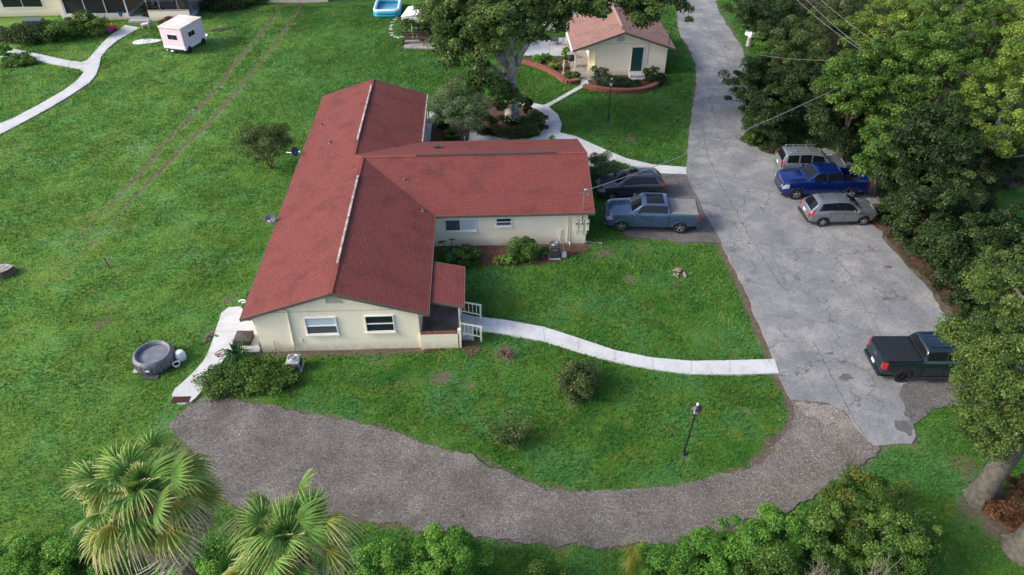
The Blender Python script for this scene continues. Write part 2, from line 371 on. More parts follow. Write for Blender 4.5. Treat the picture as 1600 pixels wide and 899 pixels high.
def paving_mat(name, stops, nsc, fsc, cracks=0.0, bump=.3, bs=60, crack_scale=.35, patch=None, stones=0):
    m = bpy.data.materials.new(name); m.use_nodes = True; t = m.node_tree; b = t.nodes['Principled BSDF']; L = t.links.new
    b.inputs['Roughness'].default_value = .9; b.inputs['Specular IOR Level'].default_value = .2
    tc = nd(t, 'ShaderNodeTexCoord')
    def noise(sc, det=6, ro=.6):
        n = nd(t, 'ShaderNodeTexNoise'); n.inputs['Scale'].default_value = sc; n.inputs['Detail'].default_value = det; n.inputs['Roughness'].default_value = ro
        L(tc.outputs['Object'], n.inputs['Vector']); return n
    r = nd(t, 'ShaderNodeValToRGB'); e = r.color_ramp.elements
    e[0].position, e[0].color = stops[0][0], (*stops[0][1], 1); e[1].position, e[1].color = stops[-1][0], (*stops[-1][1], 1)
    for p, c in stops[1:-1]: q = e.new(p); q.color = (*c, 1)
    L(noise(nsc, 9, .7).outputs['Fac'], r.inputs[0])
    f = nd(t, 'ShaderNodeValToRGB'); f.color_ramp.elements[0].position = .3; f.color_ramp.elements[0].color = (.72, .72, .72, 1)
    f.color_ramp.elements[1].position = .7; f.color_ramp.elements[1].color = (1.25, 1.25, 1.25, 1)
    L(noise(fsc, 4, .8).outputs['Fac'], f.inputs[0])
    mx = nd(t, 'ShaderNodeMix'); mx.data_type = 'RGBA'; mx.blend_type = 'MULTIPLY'; mx.inputs[0].default_value = 1
    L(r.outputs[0], mx.inputs[6]); L(f.outputs[0], mx.inputs[7]); out = mx.outputs[2]
    if stones:
        v = nd(t, 'ShaderNodeTexVoronoi'); v.inputs['Scale'].default_value = stones; L(tc.outputs['Object'], v.inputs['Vector'])
        sp = nd(t, 'ShaderNodeSeparateColor'); L(v.outputs['Color'], sp.inputs[0])
        vr = nd(t, 'ShaderNodeValToRGB'); e = vr.color_ramp.elements; e[0].position = 0; lo_, hi_ = (.80, 1.35) if stones > 28 else (.62, 1.9); e[0].color = (lo_, lo_, lo_, 1); e[1].position = 1; e[1].color = (hi_, hi_, hi_, 1)
        for p_, c_ in ((.35, .92), (.8, 1.05), (.93, 1.15 if stones > 28 else 1.3)): q = e.new(p_); q.color = (c_, c_, c_, 1)
        L(sp.outputs[0], vr.inputs[0])
        m3 = nd(t, 'ShaderNodeMix'); m3.data_type = 'RGBA'; m3.blend_type = 'MULTIPLY'; m3.inputs[0].default_value = 1
        L(out, m3.inputs[6]); L(vr.outputs[0], m3.inputs[7]); out = m3.outputs[2]
    if patch:
        pr = nd(t, 'ShaderNodeValToRGB'); pr.color_ramp.elements[0].position = patch[1]; pr.color_ramp.elements[0].color = (0, 0, 0, 1)
        pr.color_ramp.elements[1].position = patch[2]; pr.color_ramp.elements[1].color = (1, 1, 1, 1)
        pn = noise(patch[3], 5, .55); pn.inputs['Distortion'].default_value = .6; L(pn.outputs['Fac'], pr.inputs[0])
        px_ = nd(t, 'ShaderNodeMix'); px_.data_type = 'RGBA'; L(pr.outputs[0], px_.inputs[0]); L(out, px_.inputs[6]); px_.inputs[7].default_value = (*patch[0], 1)
        out = px_.outputs[2]
    if cracks:
        for sc, wd, st in ((crack_scale, .011, .62), (crack_scale * 3.1, .024, .32)):
            wn = noise(1.3, 5, .6)
            add = nd(t, 'ShaderNodeVectorMath'); add.operation = 'ADD'
            sub = nd(t, 'ShaderNodeVectorMath'); sub.operation = 'SCALE'; sub.inputs['Scale'].default_value = 1.3
            L(wn.outputs['Color'], sub.inputs[0]); L(sub.outputs[0], add.inputs[0]); L(tc.outputs['Object'], add.inputs[1])
            v = nd(t, 'ShaderNodeTexVoronoi'); v.feature = 'DISTANCE_TO_EDGE'; v.inputs['Scale'].default_value = sc; L(add.outputs[0], v.inputs['Vector'])
            cr = nd(t, 'ShaderNodeValToRGB'); cr.color_ramp.elements[0].position = wd * .35; cr.color_ramp.elements[0].color = (1, 1, 1, 1)
            cr.color_ramp.elements[1].position = wd; cr.color_ramp.elements[1].color = (0, 0, 0, 1); L(v.outputs['Distance'], cr.inputs[0])
            ms = noise(.5, 3, .5); mr = nd(t, 'ShaderNodeValToRGB'); mr.color_ramp.elements[0].position = .38; mr.color_ramp.elements[1].position = .52; mr.color_ramp.elements[1].color = (st, st, st, 1)
            L(ms.outputs['Fac'], mr.inputs[0])
            mm = nd(t, 'ShaderNodeMath'); mm.operation = 'MULTIPLY'; L(cr.outputs[0], mm.inputs[0]); L(mr.outputs[0], mm.inputs[1])
            mk = nd(t, 'ShaderNodeMix'); mk.data_type = 'RGBA'; L(mm.outputs[0], mk.inputs[0]); L(out, mk.inputs[6]); mk.inputs[7].default_value = (.06, .058, .052, 1)
            out = mk.outputs[2]
    L(out, b.inputs['Base Color'])
    bp = nd(t, 'ShaderNodeBump'); bp.inputs['Strength'].default_value = bump; bp.inputs['Distance'].default_value = .02
    L(noise(bs, 3, .8).outputs['Fac'], bp.inputs['Height']); L(bp.outputs[0], b.inputs['Normal'])
    return m
ASPH = paving_mat('old_asphalt', [(.30, (.155, .160, .166)), (.5, (.225, .230, .236)), (.74, (.37, .36, .34))], .45, 26, cracks=1, crack_scale=.3, patch=((.17, .17, .165), .66, .80, .5), stones=30)
GRAV = paving_mat('gravel', [(.32, (.108, .096, .084)), (.5, (.158, .143, .127)), (.68, (.225, .205, .183))], .45, 7, bump=.8, bs=30, stones=27, patch=((.11, .095, .08), .55, .68, .35))
PAD = paving_mat('dark_gravel', [(.32, (.095, .09, .088)), (.6, (.15, .14, .135))], .8, 12, bump=.8, bs=25, stones=22)
CONC = paving_mat('concrete_walk', [(.28, (.36, .36, .35)), (.45, (.50, .505, .50)), (.65, (.58, .59, .59))], .6, 30, bump=.15)
CONC2 = paving_mat('weathered_concrete', [(.3, (.36, .37, .38)), (.6, (.47, .48, .49))], .8, 30, bump=.15)
MULCH = paving_mat('mulch', [(.3, (.045, .025, .018)), (.5, (.10, .055, .04)), (.7, (.17, .11, .08))], 5, 14, bump=1.2, bs=18)
SAND = paving_mat('sandy_dirt', [(.3, (.17, .155, .135)), (.6, (.27, .25, .22))], 2, 14, bump=.6, bs=20, stones=24)
sheet('gravel_drive', rough_poly(rough_poly(gravel, .6, .18, 3), .2, .07, 33), .012, GRAV, thick=.12)
sheet('parking_pad', rough_poly(pad, .4, .1, 4), .010, PAD, thick=.12)
sheet('truck_pad', rough_poly(pad2, .4, .1, 5), .008, PAD, thick=.12)
sheet('asphalt_road', rough_poly(asphalt, .5, .07, 6), .026, ASPH, thick=.12)
sand_px = [(1240,628),(1262,630),(1292,632),(1320,646),(1333,668),(1318,672),(1300,660),(1290,678),(1275,655),(1255,650)]
sheet('sandy_apron', rough_poly(rough_poly(PX(sand_px), .3, .2, 8), .1, .08, 18), .020, SAND)
def walk(name, poly, m, z=.05): return sheet(name, poly, z, m, thick=.12)
lit = PX([(1362,352),(1388,368),(1422,404),(1462,446),(1494,488),(1514,496),(1540,520),(1570,520),(1560,480),(1520,450),(1480,400),(1440,360),(1400,325),(1360,320)])
sheet('leaf_litter', rough_poly(rough_poly(lit, .5, .3, 9), .15, .12, 19), .034, MULCH)
# long cracks, patch joints and oil stains of the old asphalt
cb = MB(); rc = random.Random(12)
def crack(pts, w_=.022):
    P_ = [G(*p) for p in pts]; Q = []
    for a, c in zip(P_[:-1], P_[1:]):
        k = max(2, int((c - a).length / .18))
        for i in range(k): Q.append(a.lerp(c, i / k) + Vector((rc.uniform(-.05, .05), rc.uniform(-.05, .05), 0)))
    for a, c in zip(Q[:-1], Q[1:]):
        d = (c - a); d.z = 0; d.normalize(); n_ = Vector((-d.y, d.x, 0)) * w_ * rc.uniform(.4, 1.2)
        cb.add([(p.x, p.y, .0295) for p in (a - n_, c - n_, c + n_, a + n_)], [(0, 1, 2, 3)])
for ln in ([(1078,5),(1100,35),(1120,62),(1133,85),(1143,110),(1145,140),(1143,170)], [(1098,200),(1105,240),(1125,290),(1150,330),(1170,370),(1190,400),(1215,440),(1232,458)], [(1270,535),(1285,560),(1300,590),(1325,640),(1345,672),(1364,695)],
           [(1097,320),(1140,323),(1175,318)], [(1205,395),(1225,440),(1240,480)], [(1080,225),(1120,232),(1160,228)], [(1140,372),(1200,392),(1260,388),(1300,402)], [(1250,500),(1290,505),(1330,498)], [(1330,430),(1345,470),(1370,510),(1380,540)], [(1240,280),(1262,320),(1290,372),(1300,402)], [(1095,60),(1125,100),(1140,118)], [(1310,655),(1350,640),(1400,648)], [(1238,627),(1262,629),(1292,631),(1320,646),(1336,667)]): crack(ln, .021 if len(ln) > 5 else .013)
ck = cb.build('asphalt_cracks', mat('crack', (.085, .082, .075), .95)); ck['kind'] = 'structure'
OIL = mat('oil_stain', (.125, .122, .116), .8, var=.3, scale=4); LTC = mat('pale_patch', (.34, .32, .28), .9, var=.3, scale=3)
for i, (px, py, r_, e_, m_) in enumerate([(1388, 418, .30, .5, OIL), (1384, 468, .26, .6, OIL), (1296, 553, .22, .5, OIL), (1318, 566, .18, .7, OIL), (1330, 350, .35, .5, OIL), (1300, 440, .15, .8, OIL), (1414, 668, .42, 1.3, OIL), (1420, 648, .3, .8, OIL), (1322, 590, .38, .7, OIL), (1235, 300, .2, .6, OIL)]):
    c = G(px, py); pl = [(c.x + math.cos(a) * r_ * rc.uniform(.5, 1.2), c.y + math.sin(a) * r_ * e_ * rc.uniform(.5, 1.2)) for a in np.linspace(0, 6.283, 15)[:-1]]
    sheet('oil_stain', smooth_poly(pl, 1), .0325 + i * .0003, m_)
# loose stones over and around the gravel
rg = np.random.default_rng(91); gx = np.array([p.x for p in gravel]); gy = np.array([p.y for p in gravel]); sx = rg.uniform(gx.min() - .5, gx.max() + .5, 90000); sy = rg.uniform(gy.min() - .5, gy.max() + .5, 90000)
k_ = in_poly(sx + rg.normal(size=sx.shape) * .16, sy + rg.normal(size=sx.shape) * .16, [(p.x, p.y) for p in gravel]); sx = sx[k_]; sy = sy[k_]; n_ = len(sx); sr = rg.uniform(.012, .034, n_)
A_ = rg.uniform(0, 6.28, n_); c_ = np.stack([sx, sy, np.full(n_, .01)], 1); T3 = []
for k in range(3): T3.append(c_ + np.stack([np.cos(A_ + k * 2.09) * sr, np.sin(A_ + k * 2.09) * sr, np.zeros(n_)], 1))
ap = c_ + np.stack([sr * .2, sr * .1, sr * .9], 1)
Vt = np.concatenate([np.stack([T3[k], T3[(k + 1) % 3], ap], 1) for k in range(3)]); tt = np.tile(rg.random(n_), 3)
ls = quads_mesh('loose_stones', Vt, leaf_mat('stone_chips', (.07, .062, .055), (.17, .155, .14), (.40, .38, .35), trans=0.0), tt, nv=3); tag(ls, 'loose stone chips scattered over the gravel drive', 'gravel', kind='stuff')
walk('front_path', walk_front, CONC); walk('patio_path', smooth_poly(patio_sw, 1), CONC)
walk('far_path', walk_nw, CONC, .052); walk('garden_path', walk_mid, CONC, .045)
walk('far_patio', patio_gh, CONC2, .056); walk('garden_slab', slab_n, CONC, .04)
# control joints cut as narrow dark grooves
jb = MB()
def joint(a, b, z=.052):
    A = G(*a); B = G(*b); A.z = B.z = z + .003; d = (B - A).normalized(); n_ = Vector((-d.y, d.x, 0)) * .012
    jb.add([A - n_, B - n_, B + n_, A + n_], [(0, 1, 2, 3)])
for a, b in [((778,500),(778,521)),((849,513),(851,533)),((905,530),(903,549)),((960,549),(961,565)),((1020,561),(1020,577)),((1080,566),(1080,585)),((1140,565),(1140,585)),((323,553),(347,553)),((299,586),(326,592)),
             ((128,99),(131,112)),((110,96),(108,104)),((131,117),(153,118)),((100,143),(112,148)),((60,166),(72,172)),((330,520),(395,519)),((930,140),(931,141))]: joint(a, b)
jo = jb.build('path_joints', mat('joint', (.30, .30, .29), .9)); jo['kind'] = 'structure'
for nm, pl in (('mulch_bed', bed_n), ('oak_bed', bed_oak), ('flower_bed', bed_gh1), ('front_bed', bed_gh2), ('wall_bed', bed_wing), ('porch_bed', bed_s)):
    sheet(nm, rough_poly(pl, .3, .08, len(nm)), .006, MULCH)

# grass blades and tufts over the lawn: uncountable, one object
def make_grass():
    rg = np.random.default_rng(5); V = []; T = []
    N = 780000
    x = rg.uniform(-45, 34, N * 3); y = 5 + rg.uniform(0, 1, N * 3) ** 1.25 * 78
    keep = np.abs(x + .043 * -y) < (y * .62 + 18)
    keep &= (x / np.maximum(y, 1) < 1.45)
    x = x[keep][:N]; y = y[keep][:N]
    ok = np.ones(x.shape, bool)
    for i_, q in enumerate(hard):
        s_ = .17 if i_ in (1, 2, 3) else .06
        ok &= ~in_poly(x + rg.normal(size=x.shape) * s_, y + rg.normal(size=x.shape) * s_, q)
    for q in foot: ok &= ~in_poly(x, y, q)
    edge = np.zeros(x.shape, bool)
    for q in hard: edge |= in_poly(x, y, q)
    wv = wear_at(x, y)
    ok &= rg.uniform(0, 1, x.shape) > wv * 2.0
    x = x[ok]; y = y[ok]; wv = wv[ok]; edge = edge[ok]; n = len(x)
    cl = (np.sin(x * 2.1 + np.sin(y * 1.7) * 1.5) * np.sin(y * 2.3 + np.sin(x * 1.9) * 1.5)) * .5 + .5
    cl2 = (np.sin(x * .6 + np.sin(y * .5) * 2) * np.sin(y * .55 + np.sin(x * .45) * 2)) * .5 + .5
    h = (.035 + .055 * rg.random(n) ** 2) * (.6 + .9 * cl) * (1 + y / 120); a = rg.uniform(0, 2 * np.pi, n)
    h = h + edge * .05
    wd = (.014 + .014 * rg.random(n)) * (1 + y / 60); lean = rg.uniform(.2, 1.1, n) * h; la = rg.uniform(0, 2 * np.pi, n)
    base = np.stack([x, y, np.full(n, -.03)], 1)
    t = np.stack([np.cos(a) * wd, np.sin(a) * wd, np.zeros(n)], 1)
    tip = base + np.stack([np.cos(la) * lean, np.sin(la) * lean, h + .03], 1)
    V = np.stack([base - t, base + t, tip], 1)
    def vn(sc, seed, m_=14):
        r2 = np.random.default_rng(seed); o_ = np.zeros(n)
        for _ in range(m_):
            a_ = r2.uniform(0, 6.28); f_ = 6.28 / sc * r2.uniform(.6, 1.7); o_ += np.sin(x * f_ * math.cos(a_) + y * f_ * math.sin(a_) + r2.uniform(0, 6.28))
        return o_ / math.sqrt(m_ / 2) * .5
    lf = np.clip((-x - 6) / 14, 0, 1)
    tint = np.clip(.40 + .16 * lf + (.11 + .12 * lf) * vn(9, 1) + (.09 + .05 * lf) * vn(3, 2) + .09 * vn(1.0, 3) + .10 * rg.normal(size=n) - .35 * (rg.random(n) < .07 + .08 * lf), 0, 1)
    LG = leaf_mat('grass_blades', (.20, .18, .06), (.052, .170, .034), (.33, .44, .12), trans=.45)
    e = [q for q in LG.node_tree.nodes if q.type == 'VALTORGB'][0].color_ramp.elements
    e[1].position = .24
    for p_, c_ in ((.44, (.088, .245, .038)), (.62, (.145, .335, .095)), (.78, (.21, .38, .070))): q = e.new(p_); q.color = (*c_, 1)
    o = quads_mesh('lawn_grass', V, LG, tint, nv=3); o['kind'] = 'stuff'
    tag(o, 'short uneven green lawn grass growing around the houses', 'grass')
make_grass()

# ------------------------------------------------------------------ buildings
def shingles(name, c1, c2, dark):
    m = bpy.data.materials.new(name); m.use_nodes = True; t = m.node_tree; b = t.nodes['Principled BSDF']; L = t.links.new
    b.inputs['Roughness'].default_value = .85; b.inputs['Specular IOR Level'].default_value = .3
    uv = nd(t, 'ShaderNodeUVMap'); tc = nd(t, 'ShaderNodeTexCoord')
    wn = nd(t, 'ShaderNodeTexNoise'); wn.inputs['Scale'].default_value = 1.2; wn.inputs['Detail'].default_value = 3; L(tc.outputs['Object'], wn.inputs['Vector'])
    ws = nd(t, 'ShaderNodeVectorMath'); ws.operation = 'SCALE'; ws.inputs['Scale'].default_value = .09; L(wn.outputs['Color'], ws.inputs[0])
    wa = nd(t, 'ShaderNodeVectorMath'); wa.operation = 'ADD'; L(uv.outputs[0], wa.inputs[0]); L(ws.outputs[0], wa.inputs[1])
    br = nd(t, 'ShaderNodeTexBrick'); br.inputs['Scale'].default_value = 1; br.inputs['Brick Width'].default_value = .26; br.inputs['Row Height'].default_value = .14
    br.inputs['Mortar Size'].default_value = .016; br.inputs['Mortar Smooth'].default_value = .3; br.inputs['Bias'].default_value = -.1
    br.inputs['Color1'].default_value = (*c1, 1); br.inputs['Color2'].default_value = (*c2, 1); br.inputs['Mortar'].default_value = (*dark, 1)
    L(wa.outputs[0], br.inputs['Vector'])
    n = nd(t, 'ShaderNodeTexNoise'); n.inputs['Scale'].default_value = .7; n.inputs['Detail'].default_value = 8; n.inputs['Roughness'].default_value = .7; L(tc.outputs['Object'], n.inputs['Vector'])
    r = nd(t, 'ShaderNodeValToRGB'); r.color_ramp.elements[0].position = .28; r.color_ramp.elements[0].color = (.70, .72, .76, 1); r.color_ramp.elements[1].position = .52; r.color_ramp.elements[1].color = (1.12, 1.1, 1.1, 1)
    L(n.outputs['Fac'], r.inputs[0])
    n2 = nd(t, 'ShaderNodeTexNoise'); n2.inputs['Scale'].default_value = 30; n2.inputs['Detail'].default_value = 3; L(tc.outputs['Object'], n2.inputs['Vector'])
    r2 = nd(t, 'ShaderNodeValToRGB'); r2.color_ramp.elements[0].position = .3; r2.color_ramp.elements[0].color = (.75, .75, .75, 1); r2.color_ramp.elements[1].position = .7; r2.color_ramp.elements[1].color = (1.25, 1.25, 1.25, 1)
    L(n2.outputs['Fac'], r2.inputs[0])
    mx = nd(t, 'ShaderNodeMix'); mx.data_type = 'RGBA'; mx.blend_type = 'MULTIPLY'; mx.inputs[0].default_value = 1; L(br.outputs['Color'], mx.inputs[6]); L(r.outputs[0], mx.inputs[7])
    m2 = nd(t, 'ShaderNodeMix'); m2.data_type = 'RGBA'; m2.blend_type = 'MULTIPLY'; m2.inputs[0].default_value = 1; L(mx.outputs[2], m2.inputs[6]); L(r2.outputs[0], m2.inputs[7])
    L(m2.outputs[2], b.inputs['Base Color'])
    bp = nd(t, 'ShaderNodeBump'); bp.inputs['Strength'].default_value = .6; bp.inputs['Distance'].default_value = .02; bp.invert = True
    L(br.outputs['Fac'], bp.inputs['Height']); L(bp.outputs[0], b.inputs['Normal'])
    return m
RED = shingles('red_shingles', (.195, .052, .042), (.168, .044, .036), (.085, .025, .022))
PINKR = shingles('faded_shingles', (.30, .185, .145), (.25, .15, .118), (.18, .08, .075))
CREAM = mat('cream_paint', (.90, .82, .63), .75, var=.07, scale=.8, bump=.25, bscale=35)
def dirty(m):
    t = m.node_tree; L = t.links.new; b = t.nodes['Principled BSDF']; src = b.inputs['Base Color'].links[0].from_socket
    g = nd(t, 'ShaderNodeNewGeometry'); sp = nd(t, 'ShaderNodeSeparateXYZ'); L(g.outputs['Position'], sp.inputs[0])
    mr = nd(t, 'ShaderNodeMapRange'); mr.inputs[1].default_value = .55; mr.inputs[2].default_value = 0.0; L(sp.outputs[2], mr.inputs[0])
    n = nd(t, 'ShaderNodeTexNoise'); n.inputs['Scale'].default_value = 3.0; n.inputs['Detail'].default_value = 8; L(g.outputs['Position'], n.inputs['Vector'])
    a = nd(t, 'ShaderNodeMath'); a.operation = 'MULTIPLY'; L(mr.outputs[0], a.inputs[0]); L(n.outputs['Fac'], a.inputs[1])
    mp = nd(t, 'ShaderNodeMapping'); mp.inputs['Scale'].default_value = (5, 5, .35); L(g.outputs['Position'], mp.inputs[0])
    n2 = nd(t, 'ShaderNodeTexNoise'); n2.inputs['Scale'].default_value = 1.0; n2.inputs['Detail'].default_value = 4; L(mp.outputs[0], n2.inputs['Vector'])
    r = nd(t, 'ShaderNodeMapRange'); r.inputs[1].default_value = .52; r.inputs[2].default_value = .80; r.inputs[4].default_value = .10; L(n2.outputs['Fac'], r.inputs[0])
    s = nd(t, 'ShaderNodeMath'); s.operation = 'ADD'; s.use_clamp = True; L(a.outputs[0], s.inputs[0]); L(r.outputs[0], s.inputs[1])
    mx = nd(t, 'ShaderNodeMix'); mx.data_type = 'RGBA'; L(s.outputs[0], mx.inputs[0]); L(src, mx.inputs[6]); mx.inputs[7].default_value = (.36, .31, .22, 1); L(mx.outputs[2], b.inputs['Base Color'])
dirty(CREAM)
CREAM2 = mat('cream_trim', (.86, .79, .62), .6, var=.1, scale=2)
TRIM = mat('brown_fascia', (.13, .10, .085), .7, var=.2, scale=2)
WHITE = mat('white_paint', (.78, .79, .80), .5, var=.08, scale=3)
DWHITE = mat('weathered_white', (.50, .47, .43), .8, col2=(.22, .15, .12), scale=3)
METAL = mat('galvanised', (.45, .46, .48), .4, metal=.8, var=.2, scale=6)
DGLASS = glass_mat('dark_pane', (.018, .022, .028)); BLIND = mat('blind_pane', (.52, .60, .64), .12, coat=.4, var=.08, scale=2)
MGLASS = mat('curtain_pane', (.10, .12, .14), .1, coat=.4, var=.4, scale=1.2)
BLACK = mat('black_plastic', (.02, .02, .022), .45); DARK = mat('dark_grey', (.06, .065, .07), .55, var=.2, scale=5)
WOOD = mat('weathered_wood', (.20, .15, .11), .85, var=.4, scale=4); BRICK = mat('edging_brick', (.24, .085, .06), .85, var=.45, scale=4, bump=.5, bscale=12)

def roof_mesh(name, planes, m, parent, th=.09):
    off = Vector(parent.location); vs = []; fs = []
    for pl in planes:
        pl = [Vector(p) - off for p in pl]
        nrm = (pl[1] - pl[0]).cross(pl[2] - pl[0])
        if nrm.z < 0: pl.reverse()
        n = len(vs); vs += pl; fs.append(list(range(n, n + len(pl))))
        n = len(vs); vs += [p - Vector((0, 0, th)) for p in pl]; fs.append(list(reversed(range(n, n + len(pl)))))
    me = bpy.data.meshes.new(name); me.from_pydata([tuple(v) for v in vs], [], fs); me.update()
    uv = me.uv_layers.new(name='UVMap')
    for p in me.polygons:
        n = p.normal; u = Vector((0, 0, 1)).cross(n)
        u = u.normalized() if u.length > 1e-4 else Vector((1, 0, 0)); v = n.cross(u)
        for li in p.loop_indices:
            c = me.vertices[me.loops[li].vertex_index].co; uv.data[li].uv = (c.dot(u), c.dot(v))
    return link_mesh(name, me, m, parent)
def fascia(name, edges, m, parent, h=.17, w=.035, world=True):
    b = MB()
    for a, c in edges:
        a = Vector(a); c = Vector(c); b.bar(a - Vector((0, 0, h / 2 - .012)), c - Vector((0, 0, h / 2 - .012)), w, h)
    return b.build(name, m, parent, world=world)
def bar_v(b, x, y, z0, z1, w): return b.box(x - w / 2, x + w / 2, y - w / 2, y + w / 2, z0, z1)

def window(parent, p0, p1, y, panes, split='h', fr=.055, sill=True, M=None, name='window', frame_mat=None):
    """south-facing window between x0..x1, z0..z1 on plane y; panes: list of materials"""
    (x0, z0), (x1, z1) = p0, p1; b = MB(); off = Vector(parent.location)
    b.box(x0 - fr, x0, y - .07, y + .03, z0 - fr, z1 + fr); b.box(x1, x1 + fr, y - .07, y + .03, z0 - fr, z1 + fr)
    b.box(x0, x1, y - .07, y + .03, z0 - fr, z0); b.box(x0, x1, y - .07, y + .03, z1, z1 + fr)
    n = len(panes); rects = []
    for i in range(n):
        if split == 'h':
            a = z0 + (z1 - z0) * i / n; c = z0 + (z1 - z0) * (i + 1) / n; rects.append((x0, x1, a, c))
            if i: b.box(x0, x1, y - .06, y + .02, a - .025, a + .025)
        else:
            a = x0 + (x1 - x0) * i / n; c = x0 + (x1 - x0) * (i + 1) / n; rects.append((a, c, z0, z1))
            if i: b.box(a - .025, a + .025, y - .06, y + .02, z0, z1)
    o = b.build(name, frame_mat or WHITE, parent, world=True)
    for r_, pm in zip(rects, panes):
        q = MB().box(r_[0] + .002, r_[1] - .002, y - .018, y - .006, r_[2] + .002, r_[3] - .002)
        q.v = [tuple(Vector(v) - off) for v in q.v]
        q.build('pane', pm, o)
    if sill:
        q = MB().box(x0 - .1, x1 + .1, y - .11, y - .001, z0 - fr - .09, z0 - fr - .003); q.v = [tuple(Vector(v) - off) for v in q.v]; q.build('sill', CREAM2, o)
    return o

# --- main house
XW, XR, XE = -12.33, -7.65, -2.97; YS, YN = 27.68, 53.75; ZE = 2.5; SL = 1.5 / 4.68; ZR = ZE + SL * (XR - XW)
XR2 = -8.33; XE2 = XR2 + (XR2 - XW); ZR2 = ZE + SL * (XR2 - XW)
YR, YWS, YWN, XWE = 41.2, 36.52, 45.88, 6.53
WX0, WX1, WY0 = -11.78, -3.55, 27.93
house = thing('main_house', 'long L-shaped cream house with a red shingle roof', 'house', (WX0, WY0, 0))
yv = YR + (ZR - ZR2) / SL          # where the wing's back slope meets the lower north ridge
P1 = [(XW, YS, ZE), (XR, YS, ZR), (XR, YR, ZR), (XR2, yv, ZR2), (XR2, YN, ZR2), (XW, YN, ZE)]
P2 = [(XR, YS, ZR), (XE, YS, ZE), (XE, YWS, ZE), (XR, YR, ZR)]
P3 = [(XR, YR, ZR), (XE, YWS, ZE), (XWE, YWS, ZE), (XWE, YR, ZR)]
P4 = [(XR, YR, ZR), (XWE, YR, ZR), (XWE, YWN, ZE), (XE2, YWN, ZE), (XR2, yv, ZR2)]
P5 = [(XR2, yv, ZR2), (XE2, YWN, ZE), (XE2, YN, ZE), (XR2, YN, ZR2)]
roof = roof_mesh('roof', [P1, P2, P3, P4, P5], RED, house)
fas = fascia('fascia', [(P1[0], P1[1]), (P2[0], P2[1]), (P2[1], P2[2]), (P3[1], P3[2]), (P3[2], P3[3]), (P4[1], P4[2]), (P4[2], P4[3]), (P5[1], P5[2]), (P5[2], P5[3]), (P5[3], P1[4]), (P1[4], P1[5]), (P1[5], P1[0])], TRIM, house)
def wall_poly(b, pts): return b.add(pts, [tuple(range(len(pts)))])
def zw(x): return ZE + SL * (min(x, 2 * XR - x) - XW) - .12
b = MB()
wz = zw(WX0)
wall_poly(b, [(WX0, WY0, -.1), (WX1, WY0, -.1), (WX1, WY0, zw(WX1)), (XR, WY0, zw(XR)), (WX0, WY0, wz)])          # south gable
wall_poly(b, [(WX0, WY0, -.1), (WX0, WY0, wz), (WX0, 53.5, wz), (WX0, 53.5, -.1)])
wall_poly(b, [(WX0, 53.5, -.1), (WX0, 53.5, wz), (XR2, 53.5, ZR2 - .12), (-4.9, 53.5, wz), (-4.9, 53.5, -.1)])
wall_poly(b, [(-4.9, 53.5, -.1), (-4.9, 53.5, wz), (-4.9, 45.4, wz), (-4.9, 45.4, -.1)])
WYW = 36.95
wall_poly(b, [(-4.9, 45.4, -.1), (-4.9, 45.4, wz), (6.16, 45.4, wz), (6.16, 45.4, -.1)])
wall_poly(b, [(6.16, 45.4, -.1), (6.16, 45.4, wz), (6.16, YR, ZR - .12), (6.16, WYW, wz), (6.16, WYW, -.1)])
wall_poly(b, [(WX1, WYW, -.1), (6.16, WYW, -.1), (6.16, WYW, wz), (WX1, WYW, wz)])
wall_poly(b, [(WX1, WY0, -.1), (WX1, WYW, -.1), (WX1, WYW, wz), (WX1, WY0, wz)])
b.build('wall', CREAM, house, world=True)
# soffit boards
b = MB(); zs = ZE - .10
for x0, x1, y0, y1 in ((XW, WX0, YS, YN), (WX1, XE, YS, YWS), (WX1, XWE, YWS, WYW), (6.16, XWE, WYW, YWN), (-4.9, XWE, 45.4, YWN), (-4.9, XE2, YWN, YN)):
    if x1 - x0 > 0 and y1 - y0 > 0: b.box(x0 + .02, x1 - .02, y0 + .02, y1 - .02, zs - .03, zs)
b.build('soffit', mat('soffit', (.45, .42, .36), .8), house, world=True)
def at_wall(px0, py0, px1, py1, Y):
    a = GY(px0, py1, Y); c = GY(px1, py0, Y); return (a.x, a.z), (c.x, c.z)
p0, p1 = at_wall(482, 496, 523, 521, WY0); window(house, p0, p1, WY0, [MGLASS, BLIND])
p0, p1 = at_wall(574.5, 493, 613, 517, WY0); window(house, p0, p1, WY0, [DGLASS, DGLASS])
p0, p1 = at_wall(697, 343, 742, 360, WYW)
wn = window(house, p0, p1, WYW, [MGLASS, BLIND], split='v')
p0, p1 = at_wall(776, 341, 798, 352, WYW); window(house, p0, (p1[0], p1[1]), WYW, [MGLASS, DGLASS])
# gable louvre, seam board, conduit
q = MB(); a = GY(510, 474, WY0); c = GY(531, 461, WY0)
for i in range(9):
    z = a.z + (c.z - a.z) * i / 9; q.box(a.x, c.x, WY0 - .03, WY0 - .002, z, z + (c.z - a.z) / 14)
q.box(a.x - .03, a.x, WY0 - .04, WY0 - .002, a.z - .03, c.z + .03); q.box(c.x, c.x + .03, WY0 - .04, WY0 - .002, a.z - .03, c.z + .03)
q.box(a.x - .03, c.x + .03, WY0 - .041, WY0 - .002, c.z, c.z + .03)
q.build('gable_vent', mat('louvre', (.55, .53, .42), .7), house, world=True)
q = MB(); zz = GY(519, 486, WY0).z
q.box(WX0 + .3, WX1 - .4, WY0 - .014, WY0 - .001, zz - .012, zz + .012); q.build('seam_board', mat('seam', (.42, .38, .28), .8), house, world=True)
q = MB(); a = GY(447, 486, WY0 - .06); c = GY(461, 546, WY0 - .06)
